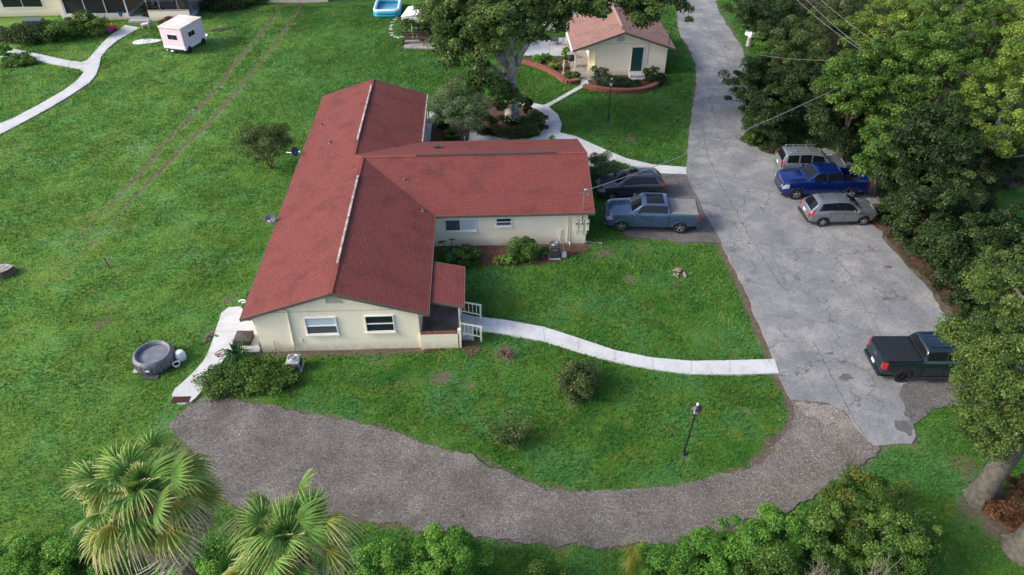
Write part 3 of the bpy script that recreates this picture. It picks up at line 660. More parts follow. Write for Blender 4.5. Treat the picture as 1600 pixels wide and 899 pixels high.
q.tube([(a.x - .12, WY0, a.z + .02), (a.x, WY0 - .06, a.z + .02), (a.x + .02, WY0 - .06, a.z - .1), (c.x, WY0 - .06, .45)], .05, 8)
q.build('conduit_cover', CREAM2, house, smooth=40, world=True)
OP = mat('old_pipe', (.30, .27, .2), .7, var=.4, scale=8)
q = MB(); q.tube([(c.x, WY0 - .05, .5), (c.x, WY0 - .05, .1)], .02, 6); q.build('pipe', OP, house, world=True); q = MB(); a = GY(428, 535, WY0 - .05)
q.tube([(a.x, WY0 - .04, a.z + .1), (a.x, WY0 - .06, a.z - .1), (a.x - .01, WY0 - .05, .05)], .018, 6)
q.build('pipe', OP, house, world=True); q = MB(); a = GY(471, 533, WY0 - .05); q.box(a.x - .04, a.x + .04, WY0 - .05, WY0 - .002, a.z - .12, a.z + .12)
q.build('outlet_box', CREAM2, house, world=True)
# meters on the wing wall
q = MB(); zA = 1.35
for i in range(3):
    x = GY(899 + i * 8.6, 362, WYW).x
    m = MB(); m.box(x - .12, x + .12, WYW - .13, WYW - .002, 1.0, 1.75); m.lathe([(.0, -.09), (.085, -.085), (.09, 0)], 14, (x, WYW - .13, 1.58), axis='y')
    mo = m.build('electric_meter', CREAM2, house, world=True)
    g = MB(); g.lathe([(0, -.012), (.06, -.01), (.062, 0)], 12, (x, WYW - .222, 1.58), axis='y'); g.v = [tuple(Vector(v) - house.location) for v in g.v]; g.build('meter_face', DARK, mo)
    q.tube([(x, WYW - .05, 1.75), (x, WYW - .05, 2.38)], .03, 6); q.tube([(x, WYW - .05, 1.0), (x + .02, WYW - .05, .7)], .028, 6)
x0 = GY(892, 352, WYW).x; q.box(x0 - .03, x0 + .95, WYW - .05, WYW - .002, 1.88, 1.96)
q.tube([(x0 - .2, WYW - .05, 2.38), (x0 - .2, WYW - .05, .15)], .035, 6); q.tube([(x0 - .06, WYW - .04, 2.38), (x0 - .06, WYW - .04, .2), (x0 - .04, WYW - .3, .08)], .025, 6)
q.build('conduit', CREAM2, house, world=True)
q = MB(); a = GY(874, 383, WYW - .05); q.box(a.x - .08, a.x + .08, WYW - .1, WYW - .002, .75, 1.05); q.tube([(a.x, WYW - .05, .75), (a.x, WYW - .05, .2)], .02, 6)
q.build('disconnect_box', CREAM2, house, world=True)
# ridge vents
def ridge_vent(name, a, b_, m, w=.20, h=.10):
    a = Vector(a); b_ = Vector(b_); q = MB(); q.bar(a + Vector((0, 0, h / 2 - .02)), b_ + Vector((0, 0, h / 2 - .02)), w, h)
    return q.build(name, m, house, world=True, bevel=.015)
y0 = GY  # alias kept short below
def ry(px, py, z): return G(px, py, z).y
ridge_vent('ridge_vent', (XR + .02, ry(527, 412, ZR), ZR), (XR + .02, ry(559, 276, ZR), ZR), DWHITE, .13)
ridge_vent('ridge_vent', (XR2 + .02, ry(558, 219, ZR2), ZR2), (XR2 + .02, ry(579, 134, ZR2), ZR2), DWHITE, .13)
xa = G(650, 243, ZR).x; xb = G(868, 238, ZR).x
ridge_vent('ridge_vent', (xa, YR - .02, ZR), (xb, YR - .02, ZR), mat('dark_vent', (.07, .05, .05), .7), .16, .12)
# ridge caps and the valley lines
q = MB()
def cap(a, c): q.bar(Vector(a) + Vector((0, 0, -.012)), Vector(c) + Vector((0, 0, -.012)), .24, .045)
cap((XR, YS, ZR), (XR, YR, ZR)); cap((XR, YR, ZR), (XWE, YR, ZR)); cap((XR2, yv, ZR2), (XR2, YN, ZR2)); cap((XR, YR, ZR), (XR2, yv, ZR2))
q.build('ridge_cap', RED, house, world=True, bevel=.01)
def roof_z(x, y):
    if y < YR and x > XR: return max(ZE + SL * (XE - x) if x < XE else 0, ZE + SL * (y - YWS) if y > YWS else 0)
    if x > XR2 and y >= YR: return max(ZE + SL * (YWN - y), ZE + SL * (XE2 - x))
    return ZE + SL * (x - XW)
for px, py, r_, h in ((503, 197, .05, .25), (516, 224, .07, .22), (632, 281, .045, .18), (661, 330, .05, .18), (726, 229, .03, .35), (572, 376, .03, .1)):
    z = 3.3
    for _ in range(5):
        p = G(px, py, z); z = roof_z(p.x, p.y)
    p = G(px, py, z); q = MB(); q.tube([(p.x, p.y, z - .05), (p.x, p.y, z + h)], r_, 10); q.lathe([(r_ * 2.2, 0), (r_ * 1.2, .05), (r_, .06)], 10, (p.x, p.y, z + .01))
    q.build('vent_pipe', mat('vent_pipe', (.14, .10, .10), .6), house, world=True)
p = G(683, 230, 3.4); z = roof_z(p.x, p.y); p = G(683, 230, z)
q = MB(); q.box(p.x - .2, p.x + .2, p.y - .15, p.y + .15, z - .05, z + .14); q.build('roof_vent', mat('dark_vent', (.07, .05, .05)), house, world=True, bevel=.02)
# gutter and white strip along the north-east eave
q = MB(); q.bar((XE2 + .08, YWN + .1, ZE - .05), (XE2 + .08, YN, ZE - .05), .08, .1); q.build('gutter', DWHITE, house, world=True)
for y in (46.4, 49.0, 51.4, 53.5): q = MB(); bar_v(q, XE2 + .05, y, 0, ZE - .1, .1); q.build('porch_post', WHITE, house, world=True)
q = MB(); q.box(XE2 - .9, XE2 + .25, 45.95, 53.5, -.05, .12); q.build('porch_slab', CONC, house, world=True)
# mast for the service drop
q = MB(); q.tube([(5.85, 36.75, 1.7), (5.85, 36.75, 3.95)], .035, 8); q.tube([(5.85, 36.75, 3.95), (5.95, 36.7, 4.05), (6.02, 36.68, 3.95)], .05, 8)
q.bar((5.62, 36.75, 3.72), (6.05, 36.75, 3.72), .03); q.tube([(5.95, 36.72, 3.9), (6.12, 36.72, 3.7), (5.92, 36.72, 3.62)], .018, 6)
q.build('service_mast', METAL, house, world=True)
# --- entry porch
PT = [(XE + .02, 32.15, ZE - .08), (-1.22, 32.0, 2.12), (-1.22, 28.6, 2.12), (XE + .02, 28.75, ZE - .08)]
roof_mesh('porch_roof', [PT], RED, house, th=.07)
fascia('porch_fascia', [(PT[0], PT[1]), (PT[1], PT[2]), (PT[2], PT[3])], TRIM, house, h=.13)
a = GY(660, 530, 27.98)
q = MB(); q.box(WX1, -1.5, 27.98, 32.0, -.1, .38); q.build('porch_floor', mat('stained_concrete', (.22, .17, .15), .85, var=.5, scale=.9, col2=(.10, .075, .065)), house, world=True)
q = MB(); q.box(WX1 + .002, -1.55, 27.80, 27.975, -.1, 1.0); q.box(-1.6, -1.44, 27.80, 27.99, -.1, 1.25); q.build('porch_wall', CREAM, house, world=True)
q = MB()
for i in range(17): q.box(WX1 + .03 + i * .112, WX1 + .125 + i * .112, 27.80, 27.99, 1.003, 1.07)
q.build('brick_cap', BRICK, house, world=True)
for x, y in ((-1.52, 28.9), (-1.52, 30.6), (-1.52, 31.8)): q = MB(); bar_v(q, x, y, .38, 2.1, .1); q.build('porch_post', CREAM2, house, world=True)
q = MB()
for i, (x0, x1, z) in enumerate(((-1.5, -1.15, .30), (-1.15, -.8, .18))): q.box(x0, x1, 28.35, 30.0, -.05, z)
q.build('porch_steps', CONC2, house, world=True)
def railing(y):
    q = MB(); x0, x1 = -1.48, -.42
    bar_v(q, x0, y, .2, 1.33, .1); bar_v(q, x1, y, -.05, .98, .1)
    q.bar((x0, y, 1.28), (x1 + .06, y, .96), .09, .05); q.bar((x0, y, .62), (x1, y, .28), .05, .05)
    for k in range(1, 5):
        t_ = k / 5; q.bar((x0 + (x1 - x0) * t_, y, .62 - .34 * t_), (x0 + (x1 - x0) * t_, y, 1.27 - .3 * t_), .035, .035)
    q.build('porch_railing', CREAM2, house, world=True)
railing(28.3); railing(30.05)

# --- guest house
GX0, GX1, GY0, GY1 = 10.05, 16.45, 62.65, 71.5; RX0, RX1, RXM = 8.0, 17.1, 12.45; RYS, RYN = 62.3, 70.6; GE, GR = 2.45, 4.0
gh = thing('guest_house', 'small cream outbuilding with a faded pink shingle roof and dark green door', 'outbuilding', (GX0, GY0, 0))
A1 = [(RX0, RYS, GE), (RXM, RYS, GR), (RXM, RYN, GR), (RX0, RYN, GE)]; A2 = [(RXM, RYS, GR), (RX1, RYS, GE), (RX1, RYN, GE), (RXM, RYN, GR)]
roof_mesh('roof', [A1, A2], PINKR, gh)
fascia('fascia', [(A1[0], A1[1]), (A2[0], A2[1]), (A2[1], A2[2]), (A2[2], A2[3]), (A1[2], A1[3])], TRIM, gh)
fascia('gutter', [(Vector(A1[0]) + Vector((-.06, 0, 0)), Vector(A1[3]) + Vector((-.06, 0, 0)))], WHITE, gh, w=.1)
sg = (GR - GE) / (RXM - RX0); sg2 = (GR - GE) / (RX1 - RXM)
b = MB()
zl = GE + sg * (GX0 - RX0) - .12; zr = GE + sg2 * (RX1 - GX1) - .12
wall_poly(b, [(GX0, GY0, -.1), (GX1, GY0, -.1), (GX1, GY0, zr), (RXM, GY0, GR - .12), (GX0, GY0, zl)])
wall_poly(b, [(GX0, GY0, -.1), (GX0, GY0, zl), (GX0, 70.4, zl), (GX0, 70.4, -.1)])
wall_poly(b, [(GX1, GY0, -.1), (GX1, 70.4, -.1), (GX1, 70.4, zr), (GX1, GY0, zr)])
wall_poly(b, [(GX0, 70.4, -.1), (GX0, 70.4, zl), (RXM, 70.4, GR - .12), (GX1, 70.4, zr), (GX1, 70.4, -.1)])
b.add([(RX0 + .25, GY0 - .05, GE - .1), (GX0, GY0 - .05, GE - .1), (GX0, GY0 - .05, zl)], [(0, 1, 2)])
b.box(GX0 - .42, GX0 - .002, GY0 + .9, GY0 + 1.1, -.05, zl - .12); b.build('wall', CREAM, gh, world=True)
for y in (62.6, 66.5, 70.2): q = MB(); bar_v(q, RX0 + .3, y, 0, GE - .1, .1); q.build('porch_post', CREAM2, gh, world=True)
q = MB(); q.bar((RX0 + .3, 62.5, GE - .15), (RX0 + .3, 70.3, GE - .15), .1, .15); q.build('porch_beam', CREAM2, gh, world=True)
q = MB(); q.box(RX0 + .1, GX0 - .003, 61.6, 70.4, -.1, .075); q.build('porch_slab', mat('slab', (.33, .31, .28), .8, var=.2, scale=1.5), gh, world=True)
p0, p1 = at_wall(984.5, 74, 1006, 111, GY0)
q = MB(); q.box(p0[0], p1[0], GY0 - .045, GY0 - .003, p0[1], p1[1])
for i in range(2):
    for j in range(3):
        w_ = (p1[0] - p0[0]); h_ = p1[1] - p0[1]; q.box(p0[0] + w_ * (.12 + .45 * i), p0[0] + w_ * (.43 + .45 * i), GY0 - .052, GY0 - .045, p0[1] + h_ * (.06 + .32 * j), p0[1] + h_ * (.30 + .32 * j))
dr = q.build('door', mat('green_door', (.012, .055, .055), .35), gh, world=True)
q = MB(); q.lathe([(0, -.12), (.04, -.1), (.03, 0)], 10, (p1[0] - .1, GY0 - .05, (p0[1] + p1[1]) / 2 - .1), axis='y'); q.v = [tuple(Vector(v) - gh.location) for v in q.v]; q.build('handle', METAL, dr)
q = MB(); q.box(p0[0] - .07, p0[0] - .002, GY0 - .05, GY0 - .002, p0[1], p1[1] + .07); q.box(p1[0] + .002, p1[0] + .07, GY0 - .05, GY0 - .002, p0[1], p1[1] + .07); q.box(p0[0], p1[0], GY0 - .05, GY0 - .002, p1[1] + .002, p1[1] + .07)
q.build('door_frame', CREAM2, gh, world=True)
q = MB(); q.box(p0[0] - .15, p1[0] + .2, GY0 - 1.0, GY0 - .004, 0, p0[1] - .02); q.box(p0[0] - .1, p1[0] + .15, GY0 - 1.3, GY0 - 1.003, 0, .14); q.build('door_steps', CONC2, gh, world=True)
q = MB(); a = GY(965, 65, GY0); c = GY(975, 56, GY0)
for i in range(8):
    z = a.z + (c.z - a.z) * i / 8; q.box(a.x - .05, c.x + .05, GY0 - .03, GY0 - .002, z, z + (c.z - a.z) / 12)
q.build('gable_vent', mat('vent_pinkish', (.55, .48, .38), .7), gh, world=True)
q = MB(); zz = GY(990, 68, GY0).z; q.box(GX0 + .1, GX1 - .6, GY0 - .012, GY0 - .001, zz - .012, zz + .012); x = GY(1013, 80, GY0).x; q.box(x - .02, x + .02, GY0 - .02, GY0 - .001, .9, zz); q.build('seam_board', mat('seam', (.42, .38, .28)), gh, world=True)
q = MB(); q.bar((RXM - .05, RYS + 1.5, GR + .02), (RXM - .05, RYN - 1, GR + .02), .22, .05); q.build('ridge_vent', mat('faded_cap', (.40, .27, .20), .8), gh, world=True)
q = MB(); q.tube([(13.0, 63.4, 3.7), (13.0, 63.4, 4.15)], .04, 8); q.tube([(12.35, 63.1, 3.95), (12.35, 63.1, 4.1)], .09, 8); q.build('vent_pipe', mat('vent_pipe', (.14, .10, .10)), gh, world=True)
q = MB(); q.tube([(16.6, 63.0, 2.2), (16.6, 63.0, 4.0)], .04, 8); q.lathe([(.06, 0), (.11, .12), (0, .2)], 10, (16.6, 63.0, 3.95)); q.build('service_mast', BLACK, gh, world=True)
b = MB(); b.box(GX0 - .03, GX0 - .003, 64.2, 65.1, .1, 2.1); b.build('side_door', mat('brown_door', (.2, .14, .08), .6), gh, world=True)

# --- building behind the patio
rb = thing('rear_building', 'cream building wing behind the shaded patio, mostly hidden by the oak', 'building', (2.5, 75.0, 0))
b = MB(); b.box(2.5, 10.0, 75.0, 82, -.1, 2.5); b.box(5.6, 7.6, 74.2, 74.4, -.1, 1.1); b.build('wall', CREAM, rb, world=True)
roof_mesh('roof', [[(1.9, 74.3, 2.45), (10.6, 74.3, 2.45), (10.6, 78.5, 3.8), (1.9, 78.5, 3.8)], [(1.9, 78.5, 3.8), (10.6, 78.5, 3.8), (10.6, 82.7, 2.45), (1.9, 82.7, 2.45)]], PINKR, rb)
window(rb, (4.0, 1.0), (5.2, 2.0), 75.0, [DGLASS, MGLASS]); q = MB(); q.box(7.9, 8.8, 74.95, 74.99, .08, 2.1); q.build('door', BLACK, rb, world=True)

# --- north-west house with screened porch
nh = thing('screened_house', 'cream house with dark screened porch windows at the far left corner', 'house', (-47.5, 79, 0))
def nwx(px, py=36): return G(px, py, 0).x
b = MB(); b.box(-58, -43.9, 81.0, 90, -.1, 2.7); b.box(-43.897, -36.9, 79.3, 90, -.1, .62)
b.box(-43.897, -43.4, 79.303, 90, .623, 2.7); b.box(-36.897, -30.5, 84, 90, -.1, 2.7)
b.build('wall', CREAM, nh, world=True)
roof_mesh('roof', [[(-59, 80.2, 2.65), (-43.9, 80.2, 2.65), (-43.9, 86, 4.4), (-59, 86, 4.4)], [(-43.9, 78.6, 2.65), (-30, 78.6, 2.65), (-30, 86, 4.4), (-43.9, 86, 4.4)], [(-59, 86, 4.4), (-30, 86, 4.4), (-30, 92, 2.6), (-59, 92, 2.6)]], RED, nh)
window(nh, (-50.4, .95), (-46.3, 2.35), 81.0, [DGLASS, DGLASS], split='v'); window(nh, (-55.4, .95), (-52.3, 2.35), 81.0, [DGLASS, DGLASS], split='v')
q = MB()
q.box(-43.38, -36.93, 79.42, 79.45, .63, 2.6); q.build('porch_screen', glass_mat('screen', (.025, .022, .022), .5), nh, world=True)
q = MB()
for x in (-43.3, -41.2, -39.1, -37.0): bar_v(q, x, 79.36, .62, 2.6, .09)
q.box(-43.3, -37, 79.32, 79.4, .62, .7); q.bar((-36.9, 79.2, .1), (-36.9, 79.2, 2.6), .13); q.build('screen_frame', WHITE, nh, world=True)
q = MB(); q.bar((-34.9, 79.6, 0.1), (-34.9, 81.2, .1), .08); q.bar((-34.9, 79.6, 0.1), (-34.9, 79.6, 2.1), .08); q.bar((-34.9, 81.2, .1), (-34.9, 81.2, 2.1), .08); q.bar((-34.9, 79.6, 2.1), (-34.9, 81.2, 2.1), .08); q.bar((-34.9, 79.6, 1.1), (-34.9, 81.2, 1.1), .06)
q.build('screen_door', CREAM2, nh, world=True)
q = MB(); q.box(-36.9, -30.4, 78.9, 84, -.1, .35); q.box(-36.7, -34.7, 78.3, 78.897, -.1, .2); q.build('porch_floor', CONC2, nh, world=True)
q = MB(); q.box(-34.6, -30.4, 78.7, 78.895, -.1, 1.05); q.build('porch_wall', CREAM, nh, world=True)
q = MB(); q.box(-34.62, -30.38, 78.68, 78.92, 1.053, 1.12); q.build('wall_cap', mat('stone_cap', (.40, .33, .27), .8, var=.4, scale=3), nh, world=True)
for x in (-33.4, -31.5): q = MB(); bar_v(q, x, 79.1, .35, 2.6, .09); q.build('porch_post', METAL, nh, world=True)
fb = thing('far_cream_building', 'cream wall of a far building at the top edge behind the pink camper', 'building', (-27.2, 83.8, 0))
b = MB(); b.box(-27.5, -17.0, 84.2, 90, -.1, 2.6); b.build('wall', CREAM, fb, world=True)
roof_mesh('roof', [[(-28, 83.6, 2.55), (-16.4, 83.6, 2.55), (-16.4, 87.2, 3.8), (-28, 87.2, 3.8)], [(-28, 87.2, 3.8), (-16.4, 87.2, 3.8), (-16.4, 91, 2.5), (-28, 91, 2.5)]], RED, fb)
window(fb, (-24.5, 1.0), (-22.8, 2.0), 84.2, [DGLASS, MGLASS], split='v')

# ------------------------------------------------------------------ vehicles
TYRE = mat('tyre', (.018, .018, .019), .8); RIM = mat('alloy', (.55, .56, .58), .3, metal=.85); BRIM = mat('black_rim', (.03, .03, .032), .35, metal=.4)
CGLASS = mat('car_glass', (.008, .009, .011), .04, spec=.35); CHROME = mat('chrome', (.75, .76, .78), .12, metal=1.0)
REDL = mat('tail_lens', (.35, .01, .012), .15, coat=1); HEADL = mat('head_lens', (.26, .28, .30), .1, coat=1); ORANGEL = mat('amber_lens', (.6, .2, .02), .2, coat=1)
PLAST = mat('cladding', (.022, .023, .025), .5); UNDER = mat('underbody', (.008, .008, .008), .9); PLATE = mat('plate', (.6, .62, .6), .5)
TONN = mat('tonneau_black', (.018, .019, .021), .45, var=.2, scale=3); TONG = mat('tonneau_grey', (.22, .215, .205), .6, var=.3, scale=1.6)
def prof(pts):
    xs = [p[0] for p in pts]; ys = [p[1] for p in pts]
    o = np.argsort(xs); xs = np.array(xs)[o]; ys = np.array(ys)[o]
    return lambda x: float(np.interp(x, xs, ys))
def smoothf(f, r=.06):
    return lambda x: sum(f(x + d * r) * w_ for d, w_ in ((-1, .2), (-.5, .2), (0, .2), (.5, .2), (1, .2)))
class Body:
    """car body: x forward, loft of cross sections"""
    def __init__(s, sp):
        s.sp = sp; s.L = sp['L'] / 2
        s.zt = smoothf(prof(sp['top']), .05); s.zb = smoothf(prof(sp['belt']), .05)
        s.w = smoothf(prof(sp['w']), .04); s.rw = sp['rw']; s.sill = smoothf(prof(sp['sill']), .05); s.bed = sp.get('bed')
        s.hmax = max(s.zt(x / 20) - s.zb(x / 20) for x in range(-60, 60))
    def bottom(s, x):
        z = s.sill(x); r = s.sp['arch']
        for wx in s.sp['wheels']:
            d = abs(x - wx)
            if d < r: z = max(z, s.sp['wr'] + math.sqrt(r * r - d * d))
        return z
    def sect(s, x):
        W = s.w(x); B = s.zb(x); T = max(s.zt(x), B + .012); bt = s.bottom(x); h = T - B
        c = min(1, h / .45); f = min(1, h / s.hmax)
        if s.bed and s.bed[0] < x < s.bed[1]:
            if s.sp.get('open'):
                fl = .62
                up = [(W - .05, B), (W - .11, B + .005), (W - .14, B - .01), (W - .15, fl + .02), (W - .2, fl), (0, fl)]
            else: up = [(W - .05, B), (W - .10, B + .005), (W - .16, B + .012), (W - .3, B + .018), (.4, B + .02), (0, B + .02)]
            low = True
        else:
            ytop = (W - .08) * (1 - f) + s.rw * f
            cr = .035
            up = [(W - .04 - .02 * c, B), (W - .07 - (W - .07 - ytop) * .12, B + .10 * h), (ytop + .0, T - .07 * c - .1 * h * (1 - c)), (ytop - .07, T - .012 * c), (ytop * .5, T + cr * .75), (0, T + cr)]
        z2 = max(.42 * (bt + B), bt + .03); z2 = max(z2, bt + .03)
        z3 = max(B - .10, z2 + .02)
        lo = [(W - .07, bt), (W - .015, min(bt + .05, z2)), (W, z2), (W - .008, z3)]
        return lo + up
    def pt(s, x, t, off=0.0, side=1):
        S = s.sect(x); i = min(int(t), len(S) - 2); fr = t - i
        y = S[i][0] * (1 - fr) + S[i + 1][0] * fr; z = S[i][1] * (1 - fr) + S[i + 1][1] * fr
        if off:
            ty = S[i + 1][0] - S[i][0]; tz = S[i + 1][1] - S[i][1]; l = math.hypot(ty, tz) + 1e-6
            ny, nz = tz / l, -ty / l
            if ny < -.2: ny, nz = -ny, -nz
            y += ny * off; z += nz * off
        return (x, side * y, z)
    def patch(s, mb, x0, x1, t0, t1, off=.006, side=1, nx=12, nt=6, slant0=0, slant1=0, both=False):
        for sd_ in ((1, -1) if both else (side,)):
            vs = []
            for j in range(nt + 1):
                tt = t0 + (t1 - t0) * j / nt
                a = x0 + slant0 * j / nt; c = x1 + slant1 * j / nt
                for i in range(nx + 1): vs.append(s.pt(a + (c - a) * i / nx, tt, off, sd_))
            fs = []
            for j in range(nt):
                for i in range(nx):
                    q = (j * (nx + 1) + i, j * (nx + 1) + i + 1, (j + 1) * (nx + 1) + i + 1, (j + 1) * (nx + 1) + i)
                    fs.append(q if sd_ < 0 else tuple(reversed(q)))
            mb.add(vs, fs)
    def across(s, mb, x0, x1, y0, y1, off=.008, n=10, inset=None):
        """panel across the top surface (windscreen, rear glass, sunroof); y as fraction of the top width"""
        vs = []
        for i in range(n + 1):
            x = x0 + (x1 - x0) * i / n; S = s.sect(x); yt = S[6][0]
            dz = (s.zt(x + .02) - s.zt(x - .02)) / .04; l = math.hypot(1, dz)
            for j in range(9):
                f = y0 + (y1 - y0) * j / 8; y = f * yt; T = S[9][1]; z = T - .05 * f * f - .02 * abs(f) ** 6
                vs.append((x - dz / l * off, y, z + off / l + .004))
        fs = [(i * 9 + j, (i + 1) * 9 + j, (i + 1) * 9 + j + 1, i * 9 + j + 1) for i in range(n) for j in range(8)]
        if x1 < x0: fs = [tuple(reversed(f)) for f in fs]
        mb.add(vs, fs)
    def mesh(s):
        b = MB(); n = max(60, int(2 * s.L / .045)); xs = sorted(set([round(-s.L + 2 * s.L * i / n, 4) for i in range(n + 1)]))
        if s.bed: xs = sorted(xs + [s.bed[0] - .001, s.bed[0] + .001, s.bed[1] - .001, s.bed[1] + .001])
        vs = []; m = 0
        for x in xs:
            S = s.sect(x); row = [(x, -y, z) for y, z in S] + [(x, y, z) for y, z in reversed(S[:-1])]; m = len(row); vs += row
        fs = [(i * m + j, i * m + j + 1, (i + 1) * m + j + 1, (i + 1) * m + j) for i in range(len(xs) - 1) for j in range(m - 1)]
        fs = [tuple(reversed(f)) for f in fs]
        k = (len(xs) - 1) * m
        fs.append(tuple(range(m))); fs.append(tuple(reversed(range(k, k + m))))
        b.add(vs, fs); return b
wheel_cache = {}
def wheel_meshes(r, wd, dark):
    k = (r, wd, dark)
    if k in wheel_cache: return wheel_cache[k]
    b = MB(); prof_ = [(r * .62, -wd / 2), (r * .93, -wd / 2), (r, -wd * .38), (r, wd * .38), (r * .93, wd / 2), (r * .62, wd / 2)]
    b.lathe(prof_, 28, axis='y', close=True); t_ = b.build('wheel', TYRE, smooth=35)
    b = MB(); b.lathe([(r * .66, wd * .46), (r * .62, wd * .48), (r * .59, wd * .30)], 28, axis='y', cap=False); b2 = b
    for i in range(5):
        a = 2 * math.pi * i / 5 + .3
        for da in (-.13, .13):
            b2.bar((math.cos(a) * .04, wd * .38, math.sin(a) * .04), (math.cos(a + da) * r * .6, wd * .40, math.sin(a + da) * r * .6), .045, .035)
    b2.lathe([(.001, wd * .44), (.05, wd * .43), (.065, wd * .36)], 12, axis='y')
    rm = b2.build('rim', BRIM if dark else RIM)
    b = MB(); b.lathe([(.001, wd * .12), (r * .6, wd * .12)], 20, axis='y'); dm = b.build('spoke_gap_shade', UNDER)  # near-black disc behind the spokes, shade of the gaps put into its colour
    wheel_cache[k] = (t_.data, rm.data, dm.data)
    for o in (t_, rm, dm): bpy.data.objects.remove(o)
    return wheel_cache[k]
def vehicle(name, label, cat, sp, loc, rz, group=None):
    o = thing(name, label, cat, loc, rz, group); B = Body(sp); pm = sp['paint']
    B.mesh().build('body', pm, o, smooth=32)
    L = B.L; wr = sp['wr']; W0 = B.w(0)
    u = MB(); u.box(-L + .12, L - .12, -W0 + .28, W0 - .28, .22, .60); 
    for wx in sp['wheels']: u.box(wx - .48, wx + .48, -W0 + .10, W0 - .10, .5, min(B.zb(wx) - .06, .86))
    u.build('chassis', UNDER, o)
    # wheels
    tm, rm, dm = wheel_meshes(wr, .24, sp.get('dark_rim', False))
    for wx in sp['wheels']:
        for sd_ in (1, -1):
            wo = bpy.data.objects.new('wheel', tm); COL.objects.link(wo); wo.parent = o; wo.location = (wx, sd_ * (W0 - .15), wr); wo.rotation_euler = (0, 0, 0 if sd_ > 0 else math.pi)
            ro = bpy.data.objects.new('rim', rm); COL.objects.link(ro); ro.parent = wo
            do = bpy.data.objects.new('spoke_gap_shade', dm); COL.objects.link(do); do.parent = wo
    # side glass
    for (x0, x1, s0, s1) in sp['side_glass']:
        for sd_ in (1, -1):
            m = MB(); B.patch(m, x0, x1, 5.04, 5.97, .006, sd_, 14, 4, s0, s1); m.build('side_window', CGLASS, o, smooth=40)
    if sp['side_glass'][1][0] - sp['side_glass'][0][1] > .03 and sp.get('bed'):
        for sd_ in (1, -1): m = MB(); B.patch(m, sp['side_glass'][0][1] + .003, sp['side_glass'][1][0] - .003, 5.04, 5.97, .004, sd_, 2, 4); m.build('pillar_trim', BLACK, o)
    m = MB(); B.across(m, sp['ws'][0], sp['ws'][1], -.90, .90); m.build('windscreen', sp.get('wsmat', CGLASS), o, smooth=60)
    m = MB(); B.across(m, sp['rg'][0], sp['rg'][1], -.86, .86); m.build('rear_window', CGLASS, o, smooth=60)
    # doors seams as door parts
    for i, (x0, x1) in enumerate(sp['doors']):
        for sd_ in (1, -1):
            m = MB(); B.patch(m, x0 + .012, x1 - .012, 0.9, 4.0, .004, sd_, 10, 6); d = m.build('door', pm, o, smooth=30)
            h = MB(); hx = x0 + .16; p = B.pt(hx, 3.1, .03, sd_); h.box(hx - .09, hx + .09, p[1] - .02, p[1] + .02, p[2] - .015, p[2] + .02)
            h.build('handle', CHROME if sp.get('chrome') else pm, d, bevel=.008)
    for sd_ in (1, -1):
        for x in sp['seams']: m = MB(); B.patch(m, x - .009, x + .009, .9, 4.3, .0025, sd_, 1, 8); m.build('panel_seam', UNDER, o)
        if 'bedcut' in sp: m = MB(); B.patch(m, sp['bedcut'] - .014, sp['bedcut'] + .014, .2, 4.9, .003, sd_, 1, 10); m.build('panel_seam', UNDER, o)
    for x in sp.get('hood', []): m = MB(); B.across(m, x, x - .016, -.98, .98, .003, 1); m.build('panel_seam', UNDER, o)
    if sp.get('clad'):
        m = MB(); B.patch(m, -L + .05, L - .05, 0, 1.2, .008, 1, 90, 2, both=True); m.build('cladding', PLAST, o, smooth=40)
    # arch lips
    for wx in sp['wheels']:
        for sd_ in (1, -1):
            m = MB(); pts = []
            for k in range(15):
                a = math.pi * (k + .3) / 14.6; x = wx + math.cos(a) * sp['arch'] * 1.0; z = wr + math.sin(a) * sp['arch']
                pts.append((x, sd_ * (B.w(x) - .012), max(z, .24)))
            m.tube(pts, .028, 6)
            m.build('arch_trim', PLAST if sp.get('clad') or sp.get('dark_rim') else pm, o, smooth=50)
    # mirrors
    for sd_ in (1, -1):
        m = MB(); x = sp['ws'][0] - .28; z = B.zb(x) + .13; y = B.w(x) + .10
        m.box(x - .09, x + .07, sd_ * y - .10, sd_ * y + .10, z - .08, z + .10); m.bar((x, sd_ * (y - .18), z - .06), (x, sd_ * y, z - .03), .06)
        m.build('mirror', sp.get('mirror_mat', pm), o, bevel=.03)
    # ends
    Wf = B.w(L - .06); Wr = B.w(-L + .06)
    for sd_ in (1, -1):
        m = MB(); B.patch(m, L - .42, L - .03, 2.5, 3.75, .012, sd_, 6, 3, .06, 0); m.build('headlight', HEADL, o, smooth=40)
        m = MB()
        if sp.get('tall_tail'): B.patch(m, -L + .03, -L + .20, 2.9, 5.6, .012, sd_, 4, 6, .0, .18 if sp.get('hatch') else 0)
        else: B.patch(m, -L + .02, -L + .20, 2.3, 3.9, .012, sd_, 4, 4)
        m.build('tail_light', REDL, o, smooth=40)
        zt_ = sp.get('tail_z', (.75, 1.05)); y_ = sd_ * (Wr - .10)
        m = MB(); m.box(-L - .015, -L + .03, y_ - .09, y_ + .09, zt_[0], zt_[1]); m.build('tail_light', REDL, o, bevel=.01)
        zh = sp.get('head_z', (.68, .84)); y_ = sd_ * (Wf - .18)
        m = MB(); m.box(L - .04, L + .018, y_ - .17, y_ + .15, zh[0], zh[1]); m.build('headlight', HEADL, o, bevel=.015)
    gz = sp.get('grille', (.50, .90)); gw = sp.get('gw', .62)
    m = MB(); m.box(L - .03, L + .022, -gw, gw, gz[0], gz[1]); g = m.build('grille', BLACK, o, bevel=.01)
    m = MB()
    for k in range(3):
        z = gz[0] + (gz[1] - gz[0]) * (k + .7) / 3.4; m.box(L + .02, L + .035, -gw * .95, gw * .95, z - .018, z + .018)
